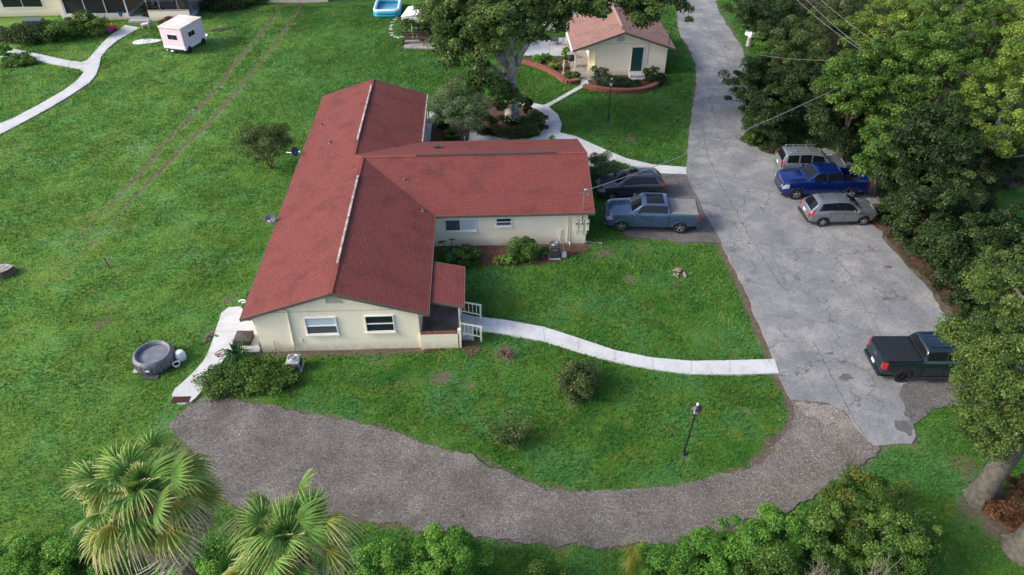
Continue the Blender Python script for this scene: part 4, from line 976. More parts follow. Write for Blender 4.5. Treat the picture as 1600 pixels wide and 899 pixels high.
    m.build('grille_bar', CHROME if sp.get('chrome') else DARK, g)
    m = MB(); m.box(L - .10, L + .07, -Wf + .04, Wf - .04, .34, .50); m.build('front_bumper', CHROME if sp.get('chrome') else (PLAST if sp.get('clad') else pm), o, bevel=.03)
    m = MB(); m.box(-L - .09, -L + .08, -Wr + .05, Wr - .05, .40, .58); m.build('rear_bumper', CHROME if sp.get('chrome_rear') else (PLAST if sp.get('clad') else pm), o, bevel=.03)
    m = MB(); z = sp.get('plate_z', .72); m.box(-L - .025, -L - .004, -.16, .16, z, z + .15); m.build('licence_plate', PLATE, o)
    return o, B

def tr_spec(**k):
    sp = dict(L=5.85, rw=.74, wr=.42, arch=.49, wheels=(1.93, -1.75), bed=(-2.86, -1.05),
        top=[(-2.93, 1.14), (-2.88, 1.40), (-1.08, 1.40), (-1.02, 1.50), (-.93, 1.90), (-.7, 1.965), (.50, 1.965), (.72, 1.92), (1.38, 1.41), (2.5, 1.31), (2.80, 1.22), (2.93, .98)],
        belt=[(-2.93, 1.06), (-2.88, 1.36), (-1.0, 1.37), (1.3, 1.35), (2.5, 1.255), (2.80, 1.15), (2.93, .90)],
        w=[(-2.93, .90), (-2.80, .98), (-1.0, 1.0), (1.5, 1.0), (2.6, .98), (2.80, .91), (2.93, .72)],
        sill=[(-2.93, .56), (-1.0, .42), (1.2, .40), (2.4, .38), (2.93, .40)],
        side_glass=[(-.88, .04, .02, .0), (.12, 1.10, .0, -.32)], ws=(1.34, .76), rg=(-1.03, -.93), doors=[(-.92, .08), (.09, 1.26)],
        seams=[-.93, .085, 1.27], bedcut=-1.02, hood=[1.46], tail_z=(.92, 1.24), head_z=(.86, 1.05), grille=(.60, 1.08), gw=.6, tall_tail=False, plate_z=.58)
    sp.update(k); return sp
def cuv_spec(**k):
    sp = dict(L=4.55, rw=.60, wr=.345, arch=.40, wheels=(1.36, -1.30),
        top=[(-2.275, .84), (-2.20, 1.10), (-1.72, 1.58), (-1.50, 1.655), (-.4, 1.70), (.15, 1.66), (.36, 1.58), (1.12, 1.17), (1.90, 1.05), (2.16, .95), (2.275, .76)],
        belt=[(-2.275, .80), (-2.20, 1.05), (-1.0, 1.10), (.6, 1.06), (1.1, 1.04), (1.9, .95), (2.16, .86), (2.275, .70)],
        w=[(-2.275, .76), (-2.1, .88), (-1.5, .92), (1.4, .92), (1.95, .86), (2.18, .74), (2.275, .58)],
        sill=[(-2.275, .42), (-1.8, .32), (1.8, .28), (2.275, .32)],
        side_glass=[(-1.72, -.925, .24, .0), (-.915, -.005, 0, 0), (.005, .90, 0, -.38)], ws=(1.08, .40), rg=(-2.16, -1.76), doors=[(-.90, .0), (.02, .98)],
        seams=[-.90, .01, .98], hood=[1.16], tail_z=(.72, .98), head_z=(.62, .76), grille=(.45, .66), gw=.5, clad=True, tall_tail=True, hatch=True, plate_z=.78)
    sp.update(k); return sp
def heading_from(nr, nf):
    a = G(*nr); c = G(*nf); d = c - a; return math.atan2(d.y, d.x), (a + c) / 2
def place(nr, nf, near_side, halfw, shift=0.0):
    """near-side rear and front wheel contact points -> centre of the vehicle and its heading"""
    h, mid = heading_from(nr, nf); n_ = Vector((-math.sin(h), math.cos(h), 0)) * near_side
    p = mid - n_ * halfw + Vector((math.cos(h), math.sin(h), 0)) * shift
    return (p.x, p.y, .027), h
BLUEGREY = paint('blue_grey_paint', (.050, .088, .165), .35); DKGREY = paint('dark_grey_paint', (.045, .050, .058)); BLUE = paint('bright_blue_paint', (.004, .022, .15), .5)
SILVER = paint('silver_paint', (.20, .215, .24), .5); SILVERG = paint('silver_green_paint', (.22, .25, .26), .5); GREEN = paint('dark_teal_paint', (.010, .023, .032))
# blue-grey pickup, nose left
loc, h = place((1063, 366), (968, 363), 1, .97, -.07)
v, B = vehicle('pickup_truck', 'blue-grey pickup with a grey bed cover, beside the red-roofed house', 'pickup truck', tr_spec(paint=BLUEGREY, mirror_mat=BLUEGREY), loc, h)
m = MB(); m.box(-2.80, -1.08, -.88, .88, 1.385, 1.435); m.box(-2.80, -1.1, -.90, -.88, 1.37, 1.44); m.box(-2.8, -1.1, .88, .90, 1.37, 1.44); m.build('bed_cover', TONG, v, bevel=.012)
m = MB(); B.across(m, .45, -.62, -.80, .80, .006, 8); m.build('sunroof', CGLASS, v, smooth=60)
# dark grey crossover, nose left, behind the pickup
loc, h = place((1017, 312), (955, 314), 1, .85, -.03)
v, B = vehicle('crossover_car', 'dark grey crossover nosed in next to the blue-grey pickup', 'crossover', cuv_spec(paint=DKGREY), loc, h)
m = MB(); B.across(m, .12, -.42, -.6, .6, .006, 6); m.build('sunroof', CGLASS, v, smooth=60)
m = MB()
for s_ in (1, -1): m.tube([(-1.3, s_ * .56, 1.70), (-1.25, s_ * .56, 1.735), (.0, s_ * .56, 1.735), (.1, s_ * .56, 1.71)], .016, 6)
m.build('roof_rail', METAL, v)
# silver crossover, tail left
loc, h = place((1281, 355), (1346, 353), -1, .85, -.0)
v, B = vehicle('crossover_car', 'light silver crossover, nearest of the three cars backed against the trees', 'crossover', cuv_spec(paint=SILVER), loc, h)
m = MB(); p_ = B.zt(-1.5); m.box(-1.42, -1.28, -.03, .03, 1.68, 1.74); m.build('roof_aerial', BLACK, v, bevel=.02)
# bright blue pickup, nose left, open bed
loc, h = place((1329, 312), (1242, 313), 1, .95, -.0)
v, B = vehicle('pickup_truck', 'bright blue pickup with an open bed and silver bumper, between two silver cars', 'pickup truck', tr_spec(paint=BLUE, open=True, chrome=True), loc, h)
m = MB(); m.box(-2.84, -1.08, -.83, .83, .625, .66); m.build('bed_shade', mat('bed_shade', (.02, .02, .02), .8), v)  # black panel over the bed floor, its colour stands in for the shade there
# older silver SUV, tail left
p_ = G(1262, 268, .3); 
suv = cuv_spec(L=4.75, paint=SILVERG, clad=False, hatch=False, top=[(-2.375, 1.0), (-2.33, 1.18), (-2.12, 1.70), (-2.0, 1.76), (-.6, 1.82), (.35, 1.74), (.55, 1.66), (1.05, 1.16), (2.1, 1.03), (2.3, .90), (2.375, .72)],
    belt=[(-2.375, .95), (-2.3, 1.10), (.8, 1.04), (1.1, 1.03), (2.1, .92), (2.3, .82), (2.375, .66)], w=[(-2.375, .84), (-2.2, .91), (1.7, .92), (2.2, .84), (2.375, .66)], rw=.66, wheels=(1.42, -1.38), wr=.37, arch=.43,
    side_glass=[(-2.0, -1.22, .06, 0), (-1.10, -.34, 0, 0), (-.26, .80, 0, -.34)], ws=(1.02, .56), rg=(-2.31, -2.12), doors=[(-1.12, -.28), (-.26, .88)], seams=[-1.14, -.27, .88], tail_z=(.95, 1.3), sill=[(-2.375, .45), (-1.8, .36), (1.8, .34), (2.375, .38)], side_mat=None)
hS = math.atan2(-.18, 2.6)
a = G(1211, 262, .45); d = Vector((math.cos(hS), math.sin(hS), 0))
c = a + d * 2.5 + Vector((-d.y, d.x, 0)) * .15
v, B = vehicle('old_suv', 'older boxy silver SUV with a roof rack, farthest of the three against the trees', 'SUV', suv, (c.x, c.y, .027), hS)
m = MB()
for s_ in (1, -1): m.tube([(-1.9, s_ * .58, 1.76), (-1.85, s_ * .58, 1.86), (.0, s_ * .58, 1.87), (.1, s_ * .58, 1.80)], .02, 6)
for x in (-1.4, -.5): m.tube([(x, -.58, 1.865), (x, .58, 1.865)], .016, 6)
m.build('roof_rack', METAL, v)
# dark teal pickup, tail left
loc, h = place((1411, 602), (1499, 596), -1, .95, .28)
h = math.atan2(-.15, 3.7)
v, B = vehicle('pickup_truck', 'dark teal pickup with a black folding bed cover, partly under the overhanging tree', 'pickup truck', tr_spec(paint=GREEN, dark_rim=True, mirror_mat=BLACK, L=5.85, chrome_rear=False), loc, h)
m = MB()
for k in range(3): m.box(-2.82 + k * .58, -2.82 + k * .58 + .565, -.90, .90, 1.385, 1.44)
m.build('bed_cover', TONN, v, bevel=.01)
m = MB()
for y in np.linspace(-.5, .5, 5): m.box(-.7, .4, y - .02, y + .02, 1.99, 2.007)
m.build('roof_rib', GREEN, v)
m = MB(); m.box(-2.96, -2.94, -.12, .12, 1.10, 1.16); m.build('tailgate_handle', CHROME, v)
for s_ in (1, -1): m = MB(); m.tube([(-.9, s_ * 1.02, .38), (1.2, s_ * 1.02, .38)], .05, 8); m.build('side_step', PLAST, v, smooth=50)

# ------------------------------------------------------------------ plants
L_OAK = leaf_mat('oak_leaves', (0.032, 0.07, 0.016), (0.115, 0.185, 0.044), (0.24, 0.31, 0.08))
L_DARK = leaf_mat('dark_leaves', (0.014, 0.03, 0.008), (0.042, 0.082, 0.019), (0.11, 0.15, 0.042))
L_MID = leaf_mat('mid_leaves', (0.034, 0.085, 0.014), (0.115, 0.22, 0.034), (0.26, 0.36, 0.07))
L_YEL = leaf_mat('yellow_green_leaves', (0.07, 0.125, 0.02), (0.2, 0.3, 0.045), (0.38, 0.43, 0.085), trans=.35)
L_BRT = leaf_mat('bright_leaves', (0.06, 0.18, 0.024), (0.17, 0.37, 0.045), (0.33, 0.48, 0.09))
L_GREY = leaf_mat('grey_green_leaves', (0.06, 0.105, 0.048), (0.145, 0.205, 0.088), (0.24, 0.29, 0.13))
L_OLV = leaf_mat('olive_leaves', (0.038, 0.064, 0.016), (0.11, 0.155, 0.042), (0.21, 0.25, 0.08))
L_OAKR = leaf_mat('mid_green_oak_leaves', (0.035, 0.075, 0.016), (0.12, 0.19, 0.036), (0.27, 0.33, 0.065))  # mid-green oak palette, tone picked per leaf
L_RUST = leaf_mat('rusty_leaves', (0.100, 0.045, 0.020), (0.180, 0.080, 0.035), (0.260, 0.150, 0.070))
L_MOSS = leaf_mat('spanish_moss', (.16, .17, .12), (.27, .28, .20), (.36, .36, .27))
L_MIX = leaf_mat('mixed_leaves', (0.039, 0.112, 0.017), (0.098, 0.168, 0.025), (0.308, 0.168, 0.028))
BARK = mat('bark', (.125, .115, .095), .95, var=.55, scale=3, bump=1.0, bscale=9); BARKD = mat('dark_bark', (.11, .085, .065), .95, var=.5, scale=3, bump=1.0, bscale=9)
BARKL = mat('lichen_bark', (.40, .39, .36), .95, col2=(.16, .14, .12), scale=2.2, bump=1.0, bscale=8)
TWIG = mat('dead_twig', (.22, .20, .16), .9, var=.3, scale=4)

def leaf_quads(rg, P, N, size, asp=.55, spread=.7):
    n = len(P); N = N + rg.normal(size=(n, 3)) * spread; N /= np.linalg.norm(N, axis=1)[:, None] + 1e-9
    r = rg.normal(size=(n, 3)); T = np.cross(N, r); T /= np.linalg.norm(T, axis=1)[:, None] + 1e-9; B = np.cross(N, T)
    s = (size * rg.uniform(.6, 1.35, n))[:, None]
    return np.stack([P - T * s, P - B * s * asp + T * s * .15, P + T * s + N * s * .25, P + B * s * asp + T * s * .15], 1)
def crown_cloud(rg, c, rad, nclump, per, cr, lo=-.55, fill=.45, jag=.18):
    """clump centres over an uneven ellipsoid, leaves over each clump"""
    c = np.array(c, float); rad = np.array(rad, float)
    D = rg.normal(size=(nclump * 4, 3)); D /= np.linalg.norm(D, axis=1)[:, None]; D = D[D[:, 2] > lo][:nclump]
    f = (fill + (1 - fill) * rg.random(len(D)) ** .45) * (1 + rg.normal(size=len(D)) * jag)
    C = c + D * rad * f[:, None]
    CR = cr * rg.uniform(.55, 1.35, len(D))
    k = rg.integers(int(per * .6), int(per * 1.4), len(D)); idx = np.repeat(np.arange(len(D)), k); n = len(idx)
    d = rg.normal(size=(n, 3)); d /= np.linalg.norm(d, axis=1)[:, None]
    d[:, 2] = np.where(d[:, 2] < -.3, -d[:, 2], d[:, 2])
    rr = (rg.random(n) ** .4)[:, None] * CR[idx][:, None]
    P = C[idx] + d * rr * np.array([1.1, 1.1, .75])
    N = d * .6 + D[idx] * .3 + np.array([0, 0, .55])
    ct = rg.random(len(D)); tint = np.clip(ct[idx] * .55 + rg.normal(size=n) * .16 + .12, 0, 1)
    return P, N, tint, C
def limb(b, a, c, r0, r1, rg, n=5, wig=.12):
    a = Vector(a); c = Vector(c); L = (c - a).length; pts = []; rs = []
    for i in range(n + 1):
        t_ = i / n; p = a.lerp(c, t_) + Vector((rg.uniform(-1, 1), rg.uniform(-1, 1), rg.uniform(-.5, .5))) * L * wig * math.sin(math.pi * t_) * .6
        p.z += math.sin(math.pi * t_) * L * .05; pts.append(p); rs.append(r0 + (r1 - r0) * t_)
    b.tube(pts, rs, 7)
def tree(name, label, cat, base, h, rad, lm, ncl, per, cr, ls, trunk=.25, group=None, seed=1, cz=None, off=(0, 0), bark=None, fill=.45, jag=.18, lo=-.55, limbs=9, multi=1, asp=.55, lean=None):
    """base: ground point; crown centre at base+off, height cz (default h-rad z)"""
    rg = np.random.default_rng(seed); base = Vector((base[0], base[1], 0)); o = thing(name, label, cat, base, 0, group)
    cz = cz if cz is not None else h - rad[2]
    c = (base.x + off[0], base.y + off[1], cz)
    P, N, T, C = crown_cloud(rg, c, rad, ncl, per, cr, lo, fill, jag)
    P[:, 2] = np.maximum(P[:, 2], .06)
    q = quads_mesh('crown', leaf_quads(rg, P - np.array(base), N, ls, asp), lm, T, parent=o)
    b = MB(); k0 = Vector((0, 0, -.1)); fork = Vector((off[0] * .35, off[1] * .35, max(.3, (cz - rad[2] * .6) * .55)))
    if trunk > 0:
        for m_ in range(multi):
            sp = Vector((rg.uniform(-1, 1), rg.uniform(-1, 1), 0)) * trunk * 1.1 * (multi > 1)
            f2 = fork + sp * 3; b.tube([k0 + sp * .5, k0 + sp + Vector((0, 0, .35)), (k0 + sp).lerp(f2, .55), f2], [trunk * 1.35 / multi ** .5, trunk / multi ** .5, trunk * .85 / multi ** .5, trunk * .7 / multi ** .5], 9)
            for i in range(max(2, limbs // multi)):
                e = Vector(C[rg.integers(len(C))]) - base; e = f2.lerp(e, .92); limb(b, f2 - Vector((0, 0, .1)), e, trunk * .42 / multi ** .4, trunk * .06, rg)
        b.build('trunk', bark or BARKD, o, smooth=60)
    return o
def bush(name, label, base, r, h, lm, n=30, per=120, ls=.05, cat='bush', group=None, seed=1, ry=None, asp=.6, jag=.12, stems=True, cr=None, fill=.5):
    rg = np.random.default_rng(seed); base = Vector((base[0], base[1], 0)); o = thing(name, label, cat, base, 0, group)
    P, N, T, C = crown_cloud(rg, (0, 0, h * .45), (r, ry or r, h * .55), n, per, cr or r * .33, -.8, fill, jag)
    P[:, 2] = np.maximum(P[:, 2], .03)
    quads_mesh('foliage', leaf_quads(rg, P, N, ls, asp), lm, T, parent=o)
    if stems:
        b = MB()
        for i in range(7): e = Vector(C[rg.integers(len(C))]); limb(b, (rg.uniform(-.1, .1) * r, rg.uniform(-.1, .1) * r, -.03), e, .035, .008, rg, 3)
        b.build('stem', BARKD, o)
    return o

# big oak behind the wing
ob = G(800, 188)
oak = thing('oak_tree', 'largest oak with a pale lichen-covered forked trunk, shading the small outbuilding', 'oak tree', ob)
rg = np.random.default_rng(11); b = MB()
def W(px, py, z): return G(px, py, z) - ob
tr = [W(800, 192, -.1), W(800, 178, .5), W(799, 150, 2.2), W(797, 118, 4.0)]
b.tube(tr, [.78, .58, .46, .40], 12)
forks = [(W(797, 118, 3.9), W(770, 40, 7.5), .34, .14), (W(797, 125, 3.6), W(830, 45, 7.8), .30, .12), (W(798, 130, 3.2), W(752, 95, 5.6), .24, .10), (W(797, 112, 4.2), W(880, 15, 9.0), .24, .08), (W(797, 112, 4.2), W(720, 10, 9.0), .26, .08), (W(797, 118, 4.2), W(800, 0, 9.5), .26, .1), (W(770, 60, 7), W(740, 110, 5.5), .15, .05), (W(830, 45, 7.6), W(930, 5, 9.3), .14, .04), (W(870, 0, 9.5), W(1010, -5, 9.3), .12, .03)]
for a, c, r0, r1 in forks: limb(b, a, c, r0, r1, rg, 6, .1)
b.build('trunk', BARKL, oak, smooth=60)
Vs = []; Ts = []
for (px, py, z, rx, ry_, rz, ncl, per) in [(745, 25, 9.0, 4.0, 4, 2.2, 95, 290), (716, 6, 9.4, 2.5, 3, 2.0, 50, 290), (850, -25, 10, 5, 4.5, 2.2, 130, 260), (940, -8, 9.4, 3.6, 3.2, 1.5, 90, 240), (1015, 4, 9.0, 2.7, 2.4, 1.1, 60, 230), (722, 70, 6.6, 1.9, 2.2, 2.0, 40, 260), (704, 58, 7.0, 1.5, 1.7, 1.6, 24, 260), (790, 50, 8.2, 2.6, 2.4, 1.6, 40, 240), (848, 20, 8.6, 2.2, 2, 1.4, 36, 220), (752, 118, 5.0, .8, .8, 1.5, 14, 200), (790, 152, 3.0, .9, .5, 1.3, 10, 200), (930, 22, 8.4, 1.2, 1.2, .8, 10, 180), (1012, 22, 8.0, 1.2, 1.2, 1.0, 14, 170)]:
    P, N, T, C = crown_cloud(rg, W(px, py, z), (rx, ry_, rz), ncl, per, .62, -.7, .4, .16)
    Vs.append(leaf_quads(rg, P, N, .105)); Ts.append(T)
quads_mesh('crown', np.concatenate(Vs), L_OAK, np.concatenate(Ts), parent=oak)
# smaller trees by the house
tree('olive_tree', 'small wispy grey-green tree with a split trunk right behind the wing roof', 'tree', G(727, 226), 4.6, (2.15, 2.2, 1.75), L_GREY, 90, 260, .5, .07, trunk=.16, seed=21, multi=3, fill=.3, jag=.16, asp=.35, cz=2.9)
tree('olive_tree', 'low round olive-green tree alone on the grass left of the long roof', 'tree', G(423, 262), 3.1, (1.75, 1.7, 1.1), L_OLV, 80, 190, .46, .055, trunk=.11, seed=22, multi=3, fill=.35, cz=2.0, jag=.16)
bush('bush', 'scraggly dark green bush touching the west wall below the blue satellite dish', G(478, 300), .8, .9, L_OLV, 16, 90, .06, seed=23)
# lawn bushes south-east
bush('lawn_bush', 'densest rounded bush on the front lawn, just below the curved path', G(902, 612), .98, 1.75, L_OLV, 64, 190, .045, seed=31, jag=.16, fill=.42)
bush('lawn_bush', 'sparse twiggy bush on the front lawn, nearest the gravel drive', G(797, 690), 1.0, 1.3, L_OLV, 34, 70, .045, seed=32, jag=.25, fill=.35)
o = thing('dry_plant', 'withered brown plant in a bare ring beside the porch steps', 'plant', G(790, 556)); rg = np.random.default_rng(4); b = MB()
for i in range(46):
    a = rg.uniform(0, 6.28); l = rg.uniform(.3, .65); b.tube([(0, 0, 0), (math.cos(a) * l * .5, math.sin(a) * l * .5, rg.uniform(.15, .4)), (math.cos(a) * l, math.sin(a) * l, rg.uniform(.02, .3))], [.02, .014, .004], 4)
b.build('stem', mat('dry_stems', (.20, .13, .09), .9, var=.5, scale=5), o)
def mound(name, label, cat, base, r, h, m, seed=1, n=16):
    rg = random.Random(seed); b = MB()
    for i in range(n):
        a = rg.uniform(0, 6.28); q = r * math.sqrt(rg.random()); s_ = rg.uniform(.08, .2) * r * 1.4
        M = Matrix.Translation((math.cos(a) * q, math.sin(a) * q, h * rg.random() * (1 - q / r) + s_ * .2)) @ Matrix.Rotation(rg.uniform(0, 3), 4, (rg.random(), rg.random(), rg.random() + .1))
        b.box(-s_, s_, -s_ * .8, s_ * .8, -s_ * .6, s_ * .6, M=M)
    o = b.build(name, m, loc=(base.x, base.y, 0), bevel=.02); return tag(o, label, cat)
mound('rubble_pile', 'small pile of pale stones and brown clippings on the lawn near the road', 'rubble', G(1062, 427), .42, .2, mat('rubble', (.30, .25, .21), .9, col2=(.14, .09, .07), scale=5), 3, 22)
# wall plants
def strappy(name, label, base, n, l, m, wd=.035, seed=1, cat='plant', up=.8, tintv=.5):
    rg = np.random.default_rng(seed); V = []; T = []
    for i in range(n):
        a = rg.uniform(0, 6.28); ll = l * rg.uniform(.6, 1.15); u = rg.uniform(up * .5, up * 1.2); d = np.array([math.cos(a), math.sin(a), 0]); s_ = np.array([-d[1], d[0], 0]) * wd
        p0 = rg.normal(size=3) * .06; p0[2] = 0; p1 = p0 + d * ll * .45 + np.array([0, 0, ll * u]); p2 = p0 + d * ll * .95 + np.array([0, 0, ll * u * .75])
        V.append([p0 - s_ * .6, p0 + s_ * .6, p1 + s_, p1 - s_]); V.append([p1 - s_, p1 + s_, p2 + s_ * .1, p2 - s_ * .1]); t_ = rg.random(); T += [t_, t_]
    o = quads_mesh(name, np.array(V) + np.array(base), m, np.array(T), loc=tuple(base)); return tag(o, label, cat)
# elephant ear
ee = thing('elephant_ear_plant', 'large-leaved elephant ear plant in the corner below the double window', 'plant', G(705, 404))
rg = np.random.default_rng(8); EEM = leaf_mat('elephant_ear', (.03, .14, .03), (.06, .20, .05), trans=.2)
for (dx, dy, z, s_, az, tl) in ((-.35, -.2, .9, .55, 2.6, .5), (.35, -.35, .8, .5, -.4, .6), (.1, .1, 1.35, .32, 1.0, .4), (-.1, -.5, .6, .5, -1.6, .7), (-.5, .25, 1.1, .45, 2.2, .45), (.45, .2, .75, .35, .3, .7)):
    M = Matrix.Translation((dx, dy, z)) @ Matrix.Rotation(az, 4, 'Z') @ Matrix.Rotation(tl, 4, 'Y')
    out = [(-.35, 0), (-.5, .3), (-.25, .5), (.1, .52), (.5, .38), (.85, .15), (1.05, 0)]
    mid = [(x, 0, .05 * (1 - x)) for x, y in out]; vs = []; fs = []
    for sg_ in (1, -1):
        k = len(vs)
        for (x, y), m_ in zip(out, mid): vs += [M @ (Vector(m_) * s_), M @ (Vector((x, y * sg_, -.06 - .1 * x * x)) * s_)]
        fs += [(k + 2 * i, k + 2 * i + 1, k + 2 * i + 3, k + 2 * i + 2) for i in range(len(out) - 1)]
    q = MB().add(vs, fs); q.build('leaf', EEM, ee); q = MB(); q.tube([(0, 0, 0), (dx * .5, dy * .5, z * .6), (dx, dy, z)], [.03, .022, .015], 5); q.build('leaf_stalk', EEM, ee)
bush('wall_bush', 'round dense green bush beside the elephant ear plant', G(730, 410), .72, 1.05, L_MID, 34, 200, .05, seed=41)
bush('wall_bush', 'tall leafy shrub left of the black air conditioner, with a sprout on top', G(820, 402), .95, 1.2, L_MID, 40, 150, .055, seed=42, ry=.6, jag=.25)
bush('wall_bush', 'pale low shrub at the wall edge between the yellowish plant and the leafy shrub', G(798, 410), .4, .6, L_BRT, 10, 120, .05, seed=43)
strappy('yellow_green_plant', 'small yellow-green spiky plant in the bed below the small wing window', G(780, 412), 46, .45, L_YEL, seed=5)
strappy('strap_leaf_plant', 'dark strap-leaved clump growing at the edge of the white patio', G(372, 562), 120, .95, leaf_mat('strap_dark', (.02, .08, .015), (.05, .14, .03)), .03, 6)
bush('low_shrub', 'sprawling low green shrub mass covering the south-west house corner', G(392, 597), 2.3, .55, L_MID, 120, 170, .055, seed=45, ry=1.15, jag=.14, stems=False, cr=.42)
bush('low_shrub', 'small tuft of leaves against the low porch wall', G(707, 524), .25, .55, L_BRT, 8, 60, .06, seed=46)
mound('stone_heap', 'loose stones and leaf litter at the foot of the porch steps', 'stones', G(722, 516), .4, .15, mat('litter', (.3, .25, .22), .9, col2=(.10, .07, .06), scale=5), 6)
mound('leaf_heap', 'dry grey leaves heaped beside the white patio edge', 'leaves', G(330, 528), .35, .15, mat('grey_litter', (.22, .18, .15), .9, var=.5, scale=5), 7)
bush('corner_bush', 'tall wispy grey-green bush at the east end of the wing roof', G(938, 283), .95, 2.1, L_GREY, 55, 170, .06, seed=47, jag=.15, asp=.3)
# beds around the oak and outbuilding
for i, (px, py, r, h, m_, lab) in enumerate([(838, 200, .85, 1.15, L_OLV, 'rounded bush at the right edge of the oak bed'), (800, 212, 1.5, 1.25, L_DARK, 'widest dark bush in front of the oak trunk'), (762, 205, 1.1, 1.1, L_DARK, 'dark bush at the left side of the oak bed'), (822, 178, .55, 1.5, L_DARK, 'small upright shrub at the top of the oak bed'), (832, 212, .5, .6, L_MID, 'small bright shrub at the lower right of the oak bed'),
        (705, 215, .55, .5, L_MID, 'small green plant in the mulch bed behind the long roof'), (690, 200, .5, 1.2, L_DARK, 'dark upright shrub in the mulch bed behind the long roof'), (862, 226, .35, .6, L_BRT, 'small plant peeking over the wing ridge near its middle')]):
    bush('garden_bush', lab, G(px, py), r, h, m_, 26, 150, .065, seed=60 + i, group='bushes in the beds around the oak')
for i, (px, py, r, ry_, h, m_, lab) in enumerate([(935, 130, .95, .6, 1.5, L_GREY, 'grey-green shrub at the left end of the bed below the outbuilding wall'), (960, 134, 1.3, .5, .5, L_DARK, 'low dark grassy hedge in front of the outbuilding wall'), (985, 136, .9, .45, .5, L_DARK, 'low dark edging plants left of the outbuilding steps'), (1015, 128, .6, .4, 1.5, L_OLV, 'tall loose shrub right of the dark green door'), (1024, 130, .95, .6, .75, L_DARK, 'low dark bush at the right end of the outbuilding bed'),
        (848, 98, .8, .6, .9, L_BRT, 'bright green shrub at the patio edge'), (870, 108, .6, .5, .7, L_YEL, 'yellowish shrub in the middle of the brick-edged bed'), (893, 124, .7, .5, .6, L_MIX, 'reddish and yellow low plants beside the covered walkway'), (884, 92, .4, .4, 1.1, L_BRT, 'potted-looking leafy plant near the patio corner'), (1040, 112, .3, .3, .5, L_MID, 'small tuft at the outbuilding east corner')]):
    bush('garden_bush', lab, G(px, py), r, h, m_, 22, 130, .06, seed=80 + i, ry=ry_, group='bushes around the outbuilding')
for i, (px, py, r, ry_, h, m_, lab) in enumerate([(20, 62, 1.9, .9, 1.0, L_OLV, 'low weedy bush under the far left house window'), (62, 64, 2.2, 1.2, 1.3, L_DARK, 'wide dark bush beneath the screened porch, left part'), (100, 60, 1.9, 1.3, 1.7, L_MID, 'tall leafy bush beneath the screened porch'), (140, 55, 1.7, 1.2, 2.1, L_MID, 'tallest bush beside the screened porch corner'), (30, 100, 1.3, 1.0, .5, L_MID, 'flat ground plant in the island bed between the far paths'), (12, 88, .6, .6, 1.1, L_BRT, 'little upright plant between the far paths at the left edge'), (270, 38, 1.2, .4, .5, L_RUST, 'low reddish plants along the cream low wall'),
        (345, 14, 2.6, 1.0, .9, L_DARK, 'dark low bush below the far cream wall'), (395, 6, 1.6, .8, 1.0, L_MIX, 'mixed bush at the top edge by the far cream wall')]):
    bush('garden_bush', lab, G(px, py), r, h, m_, 34, 170, .085, seed=100 + i, ry=ry_, group='bushes at the far left house')
ft = G(286, 26)
tree('shade_tree', 'thick grey double trunk standing behind the pink camper', 'tree', ft, 12, (4, 4, 2.5), L_OAK, 60, 160, .8, .14, trunk=.95, seed=120, multi=2, bark=BARK, cz=11.5)
tree('garden_tree', 'leafy dark green tree behind the white canopy, left of the big oak', 'tree', G(712, 76), 6.0, (2.0, 2.0, 2.3), L_DARK, 70, 230, .6, .10, trunk=.22, seed=121)
bush('garden_bush', 'dark bush pressed against the white canopy posts', G(668, 62), 1.0, 1.9, L_DARK, 30, 170, .08, seed=122)

